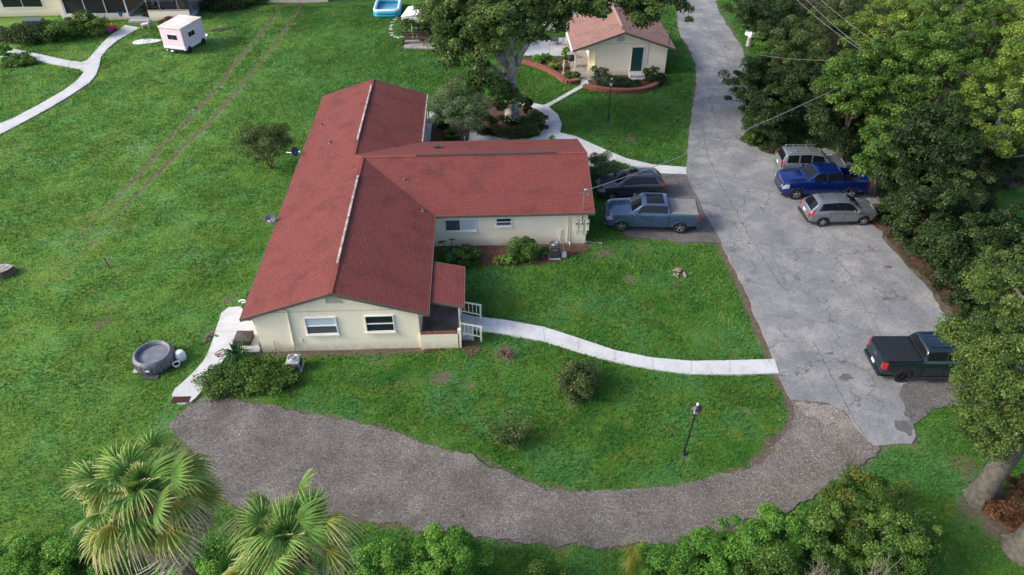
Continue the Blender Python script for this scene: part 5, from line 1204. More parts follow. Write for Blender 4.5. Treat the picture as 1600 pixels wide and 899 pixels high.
# woodland on the right: every crown is a tree of its own
wood = [  # px, py (crown centre), z, rx, ry, rz, mat, clumps, per, label, trunk
 (1205, 25, 3.0, 3.0, 3.2, 2.6, L_DARK, 90, 220, 'dark shrubby tree at the top edge nearest the road'),
 (1165, -12, 3.0, 2.0, 2.6, 2.4, L_DARK, 40, 200, 'dark tree top at the top edge just right of the road'),
 (1250, 85, 3.0, 2.6, 2.6, 2.6, L_OLV, 80, 220, 'olive bushy tree between the stone mailbox and the wires'),
 (1180, 140, 2.6, 1.9, 2.3, 2.3, L_DARK, 75, 230, 'dark rounded tree leaning over the bend of the road'),
 (1205, 178, 2.3, 1.7, 1.7, 2.1, L_DARK, 75, 230, 'dark tree just beyond the old silver SUV'),
 (1265, 140, 3.2, 2.5, 2.3, 2.6, L_DARK, 90, 230, 'broad dark tree crossed by the lower wire'),
 (1312, 185, 3.4, 2.1, 1.9, 2.7, L_DARK, 85, 230, 'dark tree directly behind the bright blue pickup'),
 (1300, 40, 4.0, 2.2, 2.4, 2.2, L_OLV, 50, 210, 'olive tree in front of the brown trunk at the top'),
 (1335, 130, 6.5, 2.0, 2.0, 2.0, L_MID, 75, 220, 'tree with bright green tips where the wires meet'),
 (1390, 45, 7.5, 2.9, 2.6, 2.4, L_YEL, 100, 200, 'yellow-green feathery tree at the top centre of the wood'),
 (1450, 100, 8.0, 3.0, 2.8, 2.6, L_MID, 110, 230, 'mid-green spreading tree left of the brightest crown'),
 (1500, 40, 9.0, 3.0, 2.8, 2.4, L_MID, 90, 220, 'mid-green tree at the top right behind the brightest crown'),
 (1570, 15, 9.5, 2.8, 2.8, 2.0, L_YEL, 80, 210, 'yellowish tree in the top right corner'),
 (1400, 165, 5.0, 2.3, 2.2, 2.8, L_MID, 85, 230, 'green tree with pale shoots above the parked silver crossover'),
 (1450, 230, 5.5, 2.4, 2.3, 2.8, L_DARK, 85, 230, 'dark tree left of the brightest crown'),
 (1376, 232, 4.2, 1.25, 1.3, 2.0, L_MID, 50, 220, 'slim green tree over the bed of the bright blue pickup'),
 (1418, 282, 2.6, 1.5, 1.5, 2.2, L_DARK, 60, 230, 'dark shrubby tree right behind the light silver crossover'),
 (1450, 345, 2.4, 1.9, 1.8, 2.2, L_DARK, 70, 230, 'dark thicket tree beside the asphalt edge, upper part'),
 (1500, 400, 2.2, 1.7, 1.7, 2.0, L_DARK, 60, 240, 'dark thicket tree beside the asphalt edge, middle part'),
 (1478, 300, 3.0, 2.0, 2.0, 2.4, L_OLV, 60, 220, 'olive thicket tree under the brightest crown'),
 (1530, 250, 3.0, 1.9, 1.9, 2.4, L_DARK, 60, 230, 'dark thicket tree directly below the middle of the brightest crown'),
 (1548, 380, 2.4, 1.7, 1.5, 2.0, L_DARK, 60, 230, 'dark thicket tree next to the small grassy gap'),
 (1535, 425, 1.8, 1.3, 1.4, 1.6, L_DARK, 50, 230, 'dark thicket bush just above the dark teal pickup'),
 (1600, 430, 2.2, 1.9, 1.8, 2.0, L_OLV, 50, 220, 'olive thicket tree at the right edge, mid height'),
 (1572, 165, 7.0, 3.0, 2.8, 3.6, L_YEL, 200, 280, 'brightest yellow-green crown, large at the right edge'),
 (1610, 75, 8.5, 2.4, 2.2, 2.4, L_YEL, 80, 250, 'tall yellow-green crown at the right edge above the brightest one'),
]
wf = PX([(1130,-40),(1150,10),(1190,60),(1185,100),(1176,150),(1170,215),(1200,240),(1215,240),(1292,228),(1312,238),(1342,258),(1372,290),(1388,335),(1384,372),(1416,408),(1458,450),(1490,492),(1530,522),(1640,520),(1640,385),(1560,372),(1552,300),(1640,285),(1700,-60)])
sheet('woodland_floor', rough_poly(wf, .5, .2, 31), .016, paving_mat('leaf_litter_floor', [(.3, (.030, .026, .016)), (.5, (.060, .050, .030)), (.7, (.10, .085, .05))], 2, 14, bump=1, bs=18))
rg = np.random.default_rng(77); nb = 2600; wx = np.array([p.x for p in wf]); wy = np.array([p.y for p in wf]); cx = rg.uniform(wx.min(), min(wx.max(), 48), nb * 3); cy = rg.uniform(wy.min(), wy.max(), nb * 3)
k_ = in_poly(cx, cy, [(p.x, p.y) for p in wf]); cx = cx[k_][:nb]; cy = cy[k_][:nb]; per_ = 55
idx = np.repeat(np.arange(len(cx)), per_); d_ = rg.normal(size=(len(idx), 3)); hh = rg.uniform(.15, .55, len(cx)); rr_ = rg.uniform(.3, .6, len(cx))
P = np.stack([cx[idx] + d_[:, 0] * rr_[idx] * .5, cy[idx] + d_[:, 1] * rr_[idx] * .5, np.abs(d_[:, 2]) * hh[idx] * .6 + .03], 1)
ug = quads_mesh('undergrowth', leaf_quads(rg, P, d_ * .5 + np.array([0, 0, .6]), .075), L_DARK, np.clip(rg.random(len(cx))[idx] * .5 + rg.normal(size=len(idx)) * .15, 0, 1)); tag(ug, 'dark leafy undergrowth covering the ground beneath the wood', 'undergrowth', kind='stuff')
for i, (px, py, z, rx, ry_, rz, m_, ncl, per, lab) in enumerate(wood):
    p = G(px, py, z); near = z in (7.0, 8.5)
    tree('woodland_tree', lab, 'tree', (p.x + 1.3, p.y + 1.0), z + rz, (rx, ry_, rz), m_, int(ncl * 1.2), int(per * 1.1), .46 if not near else .42, .075 if not near else .065, trunk=.16 if z < 5 else .28, seed=200 + i, cz=z, lo=-.75, fill=.5, jag=.2, limbs=7 if m_ is not L_YEL else 12, off=(-1.3, -1.0), group='trees of the wood beside the road', bark=BARKL if near else BARKD)
tree('tall_trunk_tree', 'bare brown trunk rising at the top edge beyond the wood', 'tree', G(1308, 45), 14, (2.6, 2.6, 1.6), L_OAK, 40, 120, .7, .12, trunk=.42, seed=260, bark=BARKD, cz=14)
for i, (px, py, r, h, m_, lab) in enumerate([(1182, 62, .9, .8, L_BRT, 'bright weeds behind the stone mailbox'), (1205, 85, 1.2, 1.0, L_BRT, 'bright fern-like bush below the stone mailbox'), (1172, 222, .8, .8, L_MIX, 'weeds with brown leaves on the inside of the road bend'), (1420, 375, .9, 1.0, L_OLV, 'low weeds at the asphalt edge past the silver crossover'), (1470, 425, .9, 1.2, L_DARK, 'dark low bush at the asphalt edge halfway to the teal pickup'), (1510, 480, .8, 1.1, L_DARK, 'dark low bush at the asphalt corner'), (1385, 345, .7, 1.0, L_DARK, 'dark bush touching the nose of the silver crossover')]):
    bush('roadside_bush', lab, G(px, py), r, h, m_, 26, 150, .07, seed=300 + i, group='bushes along the road edge')

# large oak at the lower right
def big_trunk(name, label, base, r, h, crown, seed, moss=None, lm=L_OAKR, group=None, lean=(0, 0)):
    rg = np.random.default_rng(seed); o = thing(name, label, 'oak tree', base, 0, group); b = MB()
    top = Vector((lean[0], lean[1], h))
    b.tube([(0, 0, -.2), (0, 0, .25), (lean[0] * .1, lean[1] * .1, 1.2), (lean[0] * .5, lean[1] * .5, h * .5), top], [r * 1.5, r * 1.15, r, r * .9, r * .75], 16)
    for k in range(5):
        a = rg.uniform(0, 6.28); b.tube([(math.cos(a) * r * .6, math.sin(a) * r * .6, .7), (math.cos(a) * r * 1.15, math.sin(a) * r * 1.15, .1), (math.cos(a) * r * 1.6, math.sin(a) * r * 1.6, -.12)], [r * .35, r * .28, r * .12], 6)
    Vs = []; Ts = []
    for (px, py, z, rx, ry_, rz, ncl, per) in crown:
        c = G(px, py, z) - Vector(base); limb(b, top - Vector((0, 0, .5)), c, r * .35, .05, rg, 6, .15)
        P, N, T, C = crown_cloud(rg, c, (rx, ry_, rz), ncl, per, .36, -.8, .3, .22)
        for k in range(5): limb(b, c, Vector(C[rg.integers(len(C))]), .05, .012, rg, 3, .2)
        Vs.append(leaf_quads(rg, P, N, .055)); Ts.append(T)
    b.build('trunk', BARKL if False else BARK, o, smooth=60)
    if Vs: quads_mesh('crown', np.concatenate(Vs), lm, np.concatenate(Ts), parent=o)
    if moss:
        for (px, py, z, n) in moss:
            c = np.array(G(px, py, z) - Vector(base)); P = c + rg.normal(size=(n, 3)) * np.array([.20, .20, .32]); N = rg.normal(size=(n, 3)); q = leaf_quads(rg, P, N, .10, .14); q[:, 2, 2] -= .25
            quads_mesh('hanging_moss', q, L_MOSS, rg.random(len(q)), parent=o)
    return o
b1 = G(1529, 778)
big_trunk('oak_tree', 'leaning-over oak at the lower right whose leaves cover the teal pickup', (b1.x, b1.y, 0), .42, 8.5,
  [(1545, 545, 6.0, 1.5, 1.4, 1.1, 55, 200), (1580, 470, 7.0, 1.7, 1.5, 1.2, 60, 200), (1590, 560, 7.0, 1.6, 1.5, 1.2, 55, 200), (1530, 630, 5.0, .95, .9, .9, 30, 170), (1540, 668, 4.4, .8, .7, .8, 22, 150), (1575, 630, 6.0, 1.0, 1.0, 1.0, 26, 170), (1560, 430, 7.2, 1.1, 1.0, .8, 24, 180), (1508, 585, 5.2, .6, .6, .6, 14, 150), (1500, 520, 6.0, .8, .7, .5, 18, 160), (1572, 672, 5.0, .9, .8, .9, 28, 170), (1550, 700, 3.9, .55, .5, .6, 14, 120), (1600, 600, 6.6, 1.2, 1.2, 1.2, 34, 180), (1515, 660, 4.2, .5, .5, .6, 12, 130)], 401,
  moss=[(1565, 715, 2.6, 240), (1570, 690, 3.0, 160), (1548, 660, 4, 90), (1590, 610, 5, 120)], lean=(.25, .1))
b2 = G(1598, 862)
big_trunk('oak_tree', 'second thick oak trunk, only its mossy foot showing at the lower right edge', (b2.x, b2.y, 0), .55, 8, [], 402)
bush('dry_shrub', 'rust-brown dead shrub at the foot of the two oak trunks', G(1562, 808), .75, .9, L_RUST, 26, 120, .05, seed=410)
bush('dry_shrub', 'second smaller rust-brown shrub at the right edge behind the oak trunks', G(1592, 770), .6, .8, L_RUST, 16, 110, .05, seed=411)

# front hedge of bushes along the lower edge
front = [(1345, 800, 1.5, 1.55, 1.4, 1.7, L_MIX, 95, 300, 'tallest front bush, dark with orange tips at the drive bend'), (1395, 850, 1.6, 1.4, 1.3, 1.8, L_MID, 80, 300, 'dark green front bush right of the orange-tipped one'),
 (1300, 850, 1.4, 1.2, 1.2, 1.4, L_MID, 60, 300, 'green front bush behind the dead grey twigs'), (1225, 835, 1.2, 1.1, 1.0, 1.1, L_BRT, 60, 300, 'bright front bush left of the dead grey twigs'), (1160, 860, 1.1, 1.1, 1.0, 1.1, L_BRT, 60, 300, 'bright front bush, third from the yellow grass clump'),
 (1095, 876, 1.0, 1.0, 1.0, 1.0, L_BRT, 55, 300, 'bright front bush, second from the yellow grass clump'), (1035, 888, .9, .85, .9, .9, L_BRT, 45, 300, 'bright front bush right beside the yellow grass clump'),
 (690, 880, 1.2, 1.35, 1.1, 1.2, L_BRT, 85, 300, 'bright rounded front bush at the middle of the lower edge'), (600, 892, 1.1, 1.2, 1.0, 1.1, L_BRT, 65, 300, 'bright front bush just right of the smaller palm'), (320, 890, 1.2, 1.6, 1.0, 1.2, L_BRT, 75, 280, 'bright front bush between the two palms'),
 (130, 885, 1.2, 1.4, .9, 1.2, L_BRT, 65, 280, 'bright front bush under the taller palm'), (40, 882, 1.1, 1.5, .9, 1.1, L_BRT, 70, 280, 'bright front bush in the lower left corner'), (850, 905, .5, 1.2, .5, .5, L_MID, 26, 260, 'low weedy bush at the lower edge left of the yellow grass'), (1200, 895, 1.2, 1.2, .8, 1.2, L_MID, 50, 280, 'green front bush at the lower edge under the bright row'), (440, 900, 1.0, 1.6, .8, 1.0, L_BRT, 50, 260, 'bright front bush hidden under the smaller palm')]
for i, (px, py, z, rx, ry_, rz, m_, ncl, per, lab) in enumerate(front):
    p = G(px, py, z); rg = np.random.default_rng(500 + i); o = thing('front_bush', lab, 'bush', (p.x, p.y, 0), 0, 'bushes along the lower edge')
    P, N, T, C = crown_cloud(rg, (0, 0, z), (rx, ry_, rz), ncl, per, .30, -.75, .55, .10)
    P[:, 2] = np.maximum(P[:, 2], .03); quads_mesh('foliage', leaf_quads(rg, P, N, .042, .7), m_, T, parent=o)
    b = MB()
    for k in range(8): limb(b, (rg.uniform(-.1, .1), rg.uniform(-.1, .1), -.03), Vector(C[rg.integers(len(C))]) * .9, .03, .008, rg, 3)
    b.build('stem', BARKD, o)
# dead twiggy brush
for i, (px, py, z, n, l, lab) in enumerate([(1385, 905, 2.6, 34, .95, 'bare grey dead branches fanning up in front of the darkest bush'), (1290, 905, 2.2, 44, .75, 'tangle of pale dead twigs between two front bushes')]):
    p = G(px, py, z); rg = np.random.default_rng(600 + i); b = MB()
    for k in range(n):
        a = rg.uniform(0, 6.28); e = Vector((math.cos(a) * l * rg.uniform(.3, 1), math.sin(a) * l * rg.uniform(.3, 1), z + rg.uniform(-.2, .6))); s0 = Vector((0, 0, z - 1.2)) + Vector(rg.normal(size=3) * .15)
        limb(b, s0, e, .02, .005, rg, 4, .25)
        for _ in range(2): q = s0.lerp(e, rg.uniform(.4, .8)); limb(b, q, q + Vector(rg.normal(size=3)) * .3 + Vector((0, 0, .15)), .008, .003, rg, 2, .2)
    b.tube([(0, 0, 0), (0, 0, z - 1.1)], [.07, .05], 6)
    o = b.build('dead_shrub', TWIG, loc=(p.x, p.y, 0)); tag(o, lab, 'dead shrub')
strappy('grass_clump', 'upright yellow grass clump at the middle of the lower edge', G(982, 905), 190, 1.9, leaf_mat('yellow_grass', (.16, .24, .03), (.32, .32, .05), (.5, .42, .08)), .014, 9, up=1.15)
bpy.data.objects['grass_clump'].scale = (.34, .34, 1.0)

# fan palms
FROND = bpy.data.materials.new('palm_frond'); FROND.use_nodes = True
def _fm(name, stops, rough=.7, trans=.3):
    m = bpy.data.materials.new(name); m.use_nodes = True; t = m.node_tree; t.nodes.remove(t.nodes['Principled BSDF'])
    a = nd(t, 'ShaderNodeAttribute'); a.attribute_name = 'tint'; r = nd(t, 'ShaderNodeValToRGB'); e = r.color_ramp.elements
    e[0].position, e[0].color = stops[0][0], (*stops[0][1], 1); e[1].position, e[1].color = stops[-1][0], (*stops[-1][1], 1)
    for p, c in stops[1:-1]: q = e.new(p); q.color = (*c, 1)
    t.links.new(a.outputs['Fac'], r.inputs[0]); b_ = nd(t, 'ShaderNodeBsdfPrincipled'); b_.inputs['Roughness'].default_value = rough; t.links.new(r.outputs[0], b_.inputs['Base Color'])
    tr_ = nd(t, 'ShaderNodeBsdfTranslucent'); t.links.new(r.outputs[0], tr_.inputs[0]); mx = nd(t, 'ShaderNodeMixShader'); mx.inputs[0].default_value = trans
    t.links.new(b_.outputs[0], mx.inputs[1]); t.links.new(tr_.outputs[0], mx.inputs[2]); t.links.new(mx.outputs[0], t.nodes['Material Output'].inputs[0]); return m
bpy.data.materials.remove(FROND)
FG = _fm('green_frond', [(0, (0.1, 0.18, 0.03)), (.4, (0.14, 0.3, 0.05)), (.7, (0.26, 0.4, 0.08)), (.88, (0.54, 0.52, 0.2)), (1, (0.68, 0.6, 0.36))])
FY = _fm('yellowing_frond', [(0, (.36, .30, .04)), (.4, (.20, .28, .05)), (.65, (.42, .42, .13)), (.82, (.66, .57, .32)), (1, (.74, .65, .45))])
FD = _fm('dead_frond', [(0, (.26, .18, .10)), (.5, (.40, .33, .25)), (1, (.62, .57, .50))], .8, .1)
def frond_mesh(seed, L, petiole, m, droop, nseg=26, spread=2.5):
    rg = np.random.default_rng(seed); V = []; T = []
    # petiole along +x, rising
    hub = np.array([petiole, 0, 0.0])
    for sgn in (1, -1):
        w0, w1 = .035, .02
        V.append([[0, -w0 * sgn, 0], [0, w0 * sgn * .2, .03], [petiole, w1 * .2, .02], [petiole, -w1 * sgn, 0]]); T.append(.25)
    for i in range(nseg):
        f = (i + .5) / nseg * 2 - 1; a = f * spread; ln = L * (1 - .30 * abs(f) ** 2) * rg.uniform(.92, 1.06)
        dj = .45 + .55 * rg.random(); da = spread / nseg * 1.02; pleat = .018 * (1 if i % 2 else -1)
        rows = []
        ns = 6
        for k in range(ns + 1):
            t_ = k / ns; r_ = ln * (.03 + .97 * t_)
            half = math.sin(da) * r_ if t_ < .5 else math.sin(da) * ln * .5 * max(.05, max(0.0, 1 - (t_ - .5) / .5) ** .8)
            z = -droop * (t_ ** 2.6) * ln * dj - .10 * abs(f) ** 2 * r_ + .10 * math.cos(a) * t_ * 0
            rr = r_ * (1 - .28 * droop * max(0, t_ - .55))
            c_ = np.array([math.cos(a) * rr, math.sin(a) * rr, z]) + hub; s_ = np.array([-math.sin(a), math.cos(a), 0])
            rows.append((c_ - s_ * half, c_ + np.array([0, 0, pleat * min(1, t_ * 3)]) * 1.6, c_ + s_ * half))
        for k in range(ns):
            for j in range(2):
                V.append([rows[k][j], rows[k + 1][j], rows[k + 1][j + 1], rows[k][j + 1]]); T.append(min(1, (k + .5) / ns * .95 + rg.normal() * .05))
    V = np.array(V); o = quads_mesh('frond', V, m, np.array(T)); me = o.data; bpy.data.objects.remove(o); return me
FR = {'g': [frond_mesh(700 + i, .74, 1.2 - .16 * i, FG, .4 + .28 * i, 22, 1.75 + .15 * (i % 3)) for i in range(5)], 'y': [frond_mesh(710 + i, .80, 1.2 - .1 * i, FY, .8 + .3 * i, 20, 1.5) for i in range(4)], 'd': [frond_mesh(720 + i, .85, .95, FD, 1.2 + .4 * i, 20, 1.1) for i in range(3)], 's': [frond_mesh(730 + i, .60, .45, FG, .2, 20, 1.5) for i in range(2)]}
def palm(label, px, py, z, plan, seed, sc=1.0):
    c = G(px, py, z); o = thing('fan_palm', label, 'palm tree', (c.x, c.y, 0)); rg = np.random.default_rng(seed)
    b = MB(); n = 14; b.tube([(rg.uniform(-.02, .02), rg.uniform(-.02, .02), z * i / n - .1 * (i == 0)) for i in range(n + 1)], [.26 - .08 * i / n for i in range(n + 1)], 12)
    for k in range(60):
        zz = z - 1.6 + 1.7 * k / 60; a = k * 2.4; b.bar((math.cos(a) * .12, math.sin(a) * .12, zz), (math.cos(a) * .30, math.sin(a) * .30, zz + .22), .07, .03)
    b.build('trunk', mat('palm_trunk', (.20, .14, .10), .95, var=.5, scale=4, bump=1, bscale=8), o)
    ga = 0
    for kind, n, el0, el1, s0, *dz in plan:
        dz = dz[0] if dz else 0.0
        for i in range(n):
            ga += 2.39996 + rg.normal() * .12; el = el0 + (el1 - el0) * (i + .5) / n + rg.normal() * .05; me = FR[kind][rg.integers(len(FR[kind]))]
            f = bpy.data.objects.new('frond', me); COL.objects.link(f); f.parent = o; s_ = s0 * sc * rg.uniform(.9, 1.1); f.scale = (s_, s_, s_)
            # roll about its own axis a little, then pitch up, then turn
            M = Matrix.Translation((0, 0, z - dz * (i + 1) / n)) @ Matrix.Rotation(ga, 4, 'Z') @ Matrix.Rotation(-el, 4, 'Y') @ Matrix.Rotation(rg.normal() * .45, 4, 'X') @ Matrix.Diagonal((s_, s_, s_, 1))
            f.matrix_local = M
    return o
palm('taller fan palm with grey dead fronds hanging below its green crown, further left', 228, 770, 10.2, [('s', 6, 1.4, .95, .9), ('g', 18, 1.15, .1, 1.12), ('y', 14, .4, -.5, 1.2), ('d', 15, -.45, -1.05, 1.25), ('d', 9, -.85, -1.2, 1.45, .4)], 801, 1.0)
palm('shorter fan palm with yellow-tipped fronds, right of the taller one', 448, 845, 9.4, [('s', 5, 1.4, .95, .85), ('g', 15, 1.15, .1, 1.02), ('y', 14, .4, -.6, 1.1), ('d', 6, -.7, -1.2, 1.15, .3)], 802, .95)

# ------------------------------------------------------------------ smaller objects
def ac_unit(label, px, py, s, h, m):
    p = G(px, py); o = thing('air_conditioner', label, 'air conditioner', (p.x, p.y, 0))
    b = MB(); b.box(-s / 2 - .04, s / 2 + .04, -s / 2 - .04, s / 2 + .04, -.03, .07); b.build('pad', CONC2, o, bevel=.01)
    b = MB(); b.box(-s / 2, s / 2, -s / 2, s / 2, .075, h); b.build('cabinet', m, o, bevel=.05)
    b = MB(); n = 12
    for i in range(n):
        z = .16 + (h - .26) * i / n
        b.box(-s / 2 + .05, s / 2 - .05, -s / 2 - .012, -s / 2 - .001, z, z + .02); b.box(-s / 2 + .05, s / 2 - .05, s / 2 + .001, s / 2 + .012, z, z + .02)
        b.box(-s / 2 - .012, -s / 2 - .001, -s / 2 + .05, s / 2 - .05, z, z + .02); b.box(s / 2 + .001, s / 2 + .012, -s / 2 + .05, s / 2 - .05, z, z + .02)
    b.build('louvre', DARK, o)
    b = MB(); r = s * .40; b.lathe([(r + .03, h + .0), (r + .03, h + .045), (r, h + .05), (r - .01, h + .01)], 28); b.build('fan_ring', m, o, smooth=40)
    b = MB(); b.lathe([(.001, h + .004), (r - .012, h + .004)], 24); b.build('fan_well', UNDER, o)
    b = MB()
    for k in range(1, 6): 
        rr_ = r * k / 5.5; b.tube([(math.cos(a) * rr_, math.sin(a) * rr_, h + .045) for a in np.linspace(0, 2 * math.pi, 25)], .006, 4)
    for k in range(8): a = k * math.pi / 4; b.bar((math.cos(a) * .1, math.sin(a) * .1, h + .045), (math.cos(a) * r, math.sin(a) * r, h + .045), .01)
    b.lathe([(.001, h + .06), (.12, h + .055), (.13, h + .03)], 16); b.build('fan_grille', METAL, o)
    b = MB(); b.box(-.13, .13, -s / 2 - .018, -s / 2 - .013, h - .26, h - .19); b.build('badge', mat('badge', (.5, .12, .12), .5), o)
    return o
ac_unit('light grey air conditioner below the conduit on the south gable wall', 462, 575, .66, .68, mat('ac_grey', (.36, .38, .39), .5))
ac_unit('dark blue-grey air conditioner against the wing wall', 866, 401, .62, .92, mat('ac_dark', (.045, .055, .065), .5))
b = MB(); b.box(-.14, .14, -.10, .10, 0, .34); b.tube([(0, 0, .33), (.0, .15, .5), (0, .3, .5)], .02, 6); p = G(881, 402)
tag(b.build('utility_box', mat('pale_box', (.6, .6, .57), .6), loc=(p.x, p.y, 0), bevel=.015), 'small pale box on the ground beside the dark air conditioner', 'utility box')
b = MB(); b.bar((-.5, 0, .12), (.35, -.12, .05), .035); b.box(.3, .52, -.22, -.02, .0, .07); b.box(-.62, -.45, -.1, .12, .0, .14); p = G(928, 380)
tag(b.build('yard_shovel', METAL, loc=(p.x, p.y, 0), bevel=.01), 'long-handled metal tool lying off the east corner of the wing', 'tool')

def street_lamp(label, px, py, h, lean=(0, 0)):
    p = G(px, py); o = thing('lamp_post', label, 'lamp post', (p.x, p.y, 0), 0, 'black lantern lamp posts')
    T = Vector((lean[0], lean[1], h)); b = MB()
    b.tube([(0, 0, -.05), (0, 0, .3), T * .3, T], [.07, .055, .045, .035], 10); b.lathe([(.12, 0), (.10, .06), (.06, .10)], 14); b.build('pole', BLACK, o, smooth=40)
    b = MB()
    b.lathe([(.03, 0), (.10, .03), (.10, .05)], 6, T); b.lathe([(.24, .36), (.25, .39), (.10, .55), (.05, .58)], 6, T)
    for k in range(6): a = k * math.pi / 3; b.bar(T + Vector((math.cos(a) * .10, math.sin(a) * .10, .04)), T + Vector((math.cos(a) * .19, math.sin(a) * .19, .37)), .02)
    b.build('lantern_frame', BLACK, o)
    b = MB(); b.lathe([(.088, .052), (.175, .355)], 6, T); g = b.build('lamp_glass', mat('frosted_glass', (.55, .57, .58), .2, coat=.5), o)
    b = MB(); b.lathe([(.045, .56), (.06, .62), (.05, .68), (.0, .71)], 10, T); b.build('finial', WHITE, o, smooth=50)
    return o
street_lamp('black lantern lamp post on the front lawn inside the gravel loop', 1068, 709, 2.65, (.12, 0))
street_lamp('black lantern lamp post on the grass in front of the small outbuilding', 950, 191, 3.0)

# inflatable hot tub
p = G(244, 566); tub = thing('hot_tub', 'round grey inflatable hot tub on the grass left of the house', 'hot tub', (p.x, p.y, 0))
TUBM = mat('tub_vinyl', (.085, .085, .105), .4, col2=(.16, .16, .18), scale=5); r = .98; h = .68
b = MB(); b.lathe([(r * .93, 0), (r, .08), (r * 1.02, .3), (r * 1.0, .52), (r * .96, .64), (r * .86, h), (r * .78, .64), (r * .74, .56), (r * .73, .40)], 48)
b.build('wall', TUBM, tub, smooth=60)
b = MB(); b.lathe([(.001, .50), (r * .4, .51), (r * .735, .50)], 40); b.build('cover', mat('tub_cover', (.20, .21, .24), .35, var=.3, scale=2.5), tub, smooth=60)
b = MB(); b.tube([(math.cos(a) * r * .86, math.sin(a) * r * .86, h - .02) for a in np.linspace(0, 2 * math.pi, 41)], .055, 8); b.build('rim', mat('tub_rim', (.17, .17, .21), .4), tub, smooth=60)
b = MB()
for k in range(26): a = k * 2 * math.pi / 26; b.bar((math.cos(a) * r * 1.012, math.sin(a) * r * 1.012, .1), (math.cos(a) * r * 1.012, math.sin(a) * r * 1.012, .5), .05, .02)
b.build('panel_pattern', mat('tub_pattern', (.21, .21, .24), .5), tub)
b = MB(); b.box(-.10, .10, -r * 1.05, -r * 1.02, .3, .38); b.build('badge', WHITE, tub)
p = G(228, 576); b = MB(); b.box(-.55, .45, -.3, .35, -.01, .035); tag(b.build('paver_mat', CONC2, loc=(p.x, p.y, 0)), 'grey flat mat sticking out under the hot tub', 'mat')
p = G(235, 589); b = MB(); b.box(-.42, .42, -.2, .2, -.01, .03); tag(b.build('door_mat', DARK, loc=(p.x, p.y, 0), bevel=.008), 'dark rubber mat on the grass just below the hot tub', 'mat')
p = G(284, 561); o = thing('tub_pump', 'white and pale blue pump unit beside the hot tub', 'pump', (p.x, p.y, 0))
b = MB(); b.lathe([(.24, 0), (.26, .1), (.25, .38), (.17, .52), (.0, .55)], 20); b.build('housing', mat('pump_white', (.62, .68, .70), .4), o, smooth=50); b = MB(); b.box(-.2, .12, .12, .30, 0, .42); b.build('pump_body', DARK, o, bevel=.03)
b = MB(); b.tube([(-.15, 0, .12), (-.5, .1, .15), (-.8, .1, .3)], .04, 8); b.build('hose', DARK, o)
p = G(277, 572); o = thing('bucket', 'round blue and white bucket between the hot tub and the patio', 'bucket', (p.x, p.y, 0))
b = MB(); b.lathe([(.13, 0), (.19, .16), (.20, .2), (.17, .19), (.12, .05), (0, .04)], 20); b.build('tub', WHITE, o, smooth=40); b = MB(); b.lathe([(.0, .12), (.145, .12)], 18); b.build('contents', mat('bucket_blue', (.05, .22, .40), .3), o)
p = G(223, 535); o = thing('garden_light', 'thin black garden stake light behind the hot tub', 'garden light', (p.x, p.y, 0)); b = MB(); b.tube([(0, 0, 0), (-.06, 0, .75)], .012, 6); b.build('stake', BLACK, o); b = MB(); b.lathe([(.02, 0), (.06, .05), (.05, .1), (0, .13)], 10, (-.06, 0, .73)); b.build('lamp_head', BLACK, o)
p = G(170, 417); b = MB(); b.tube([(0, 0, -.1), (-.10, .02, .7)], [.055, .045], 8); tag(b.build('wooden_post', WOOD, loc=(p.x, p.y, 0)), 'short leaning wooden post standing alone on the left lawn', 'post')
p = G(283, 626); b = MB(); b.box(-.42, .42, -.2, .2, .052, .075); tag(b.build('door_mat', mat('brown_mat', (.055, .018, .014), .9, var=.4, scale=8), loc=(p.x, p.y, 0), bevel=.006), 'dark brown doormat at the rounded end of the white patio path', 'mat')
# covered fire pit
p = G(383, 534); o = thing('fire_pit', 'square black fire pit with a peaked cover on the white patio', 'fire pit', (p.x, p.y, .05), R(-3))
b = MB(); b.box(-.42, .42, -.38, .38, .0, .36); b.build('base', BLACK, o, bevel=.03)
b = MB(); b.add([(-.45, -.41, .362), (.45, -.41, .362), (.45, .41, .362), (-.45, .41, .362), (0, .0, .52)], [(0, 1, 4), (1, 2, 4), (2, 3, 4), (3, 0, 4), (3, 2, 1, 0)]); b.build('cover', mat('pit_cover', (.075, .06, .058), .7, var=.3, scale=4), o)
p = G(408, 541); b = MB()
for k in range(4): b.tube([(0, math.cos(a) * (.17 + .02 * k), .24 + math.sin(a) * (.17 + .02 * k)) for a in np.linspace(0, 2 * math.pi, 21)], .016, 5)
b.box(-.05, .05, -.06, .06, .04, .3); tag(b.build('hose_reel', mat('hose_green', (.16, .20, .17), .6), loc=(p.x, p.y, 0)), 'coiled garden hose standing against the house corner on the patio', 'hose')
p = G(341, 556); b = MB()
for dx, dy in ((-.1, 0), (.05, .05), (.02, -.12)): b.lathe([(.0, .0), (.06, .02), (.05, .07), (0, .08)], 8, (dx, dy, .05))
tag(b.build('flower_pots', mat('red_toy', (.45, .05, .06), .5), loc=(p.x, p.y, 0)), 'few tiny red pots on the patio joint', 'pots')
p = G(380, 473); b = MB(); b.tube([(-.25, 0, .06), (-.1, .1, .1), (.1, .08, .1), (.2, -.08, .08), (-.05, -.1, .07)], .05, 8); tag(b.build('white_hose', WHITE, loc=(p.x, p.y, 0), smooth=60), 'loop of white pipe lying at the top end of the patio', 'pipe')
p = G(384, 470); b = MB(); b.lathe([(.10, 0), (.13, .3), (.1, .34), (.0, .34)], 12); tag(b.build('black_pot', BLACK, loc=(p.x + .15, p.y + .25, 0), smooth=50), 'black pot tucked under the roof edge at the top of the patio', 'pot')
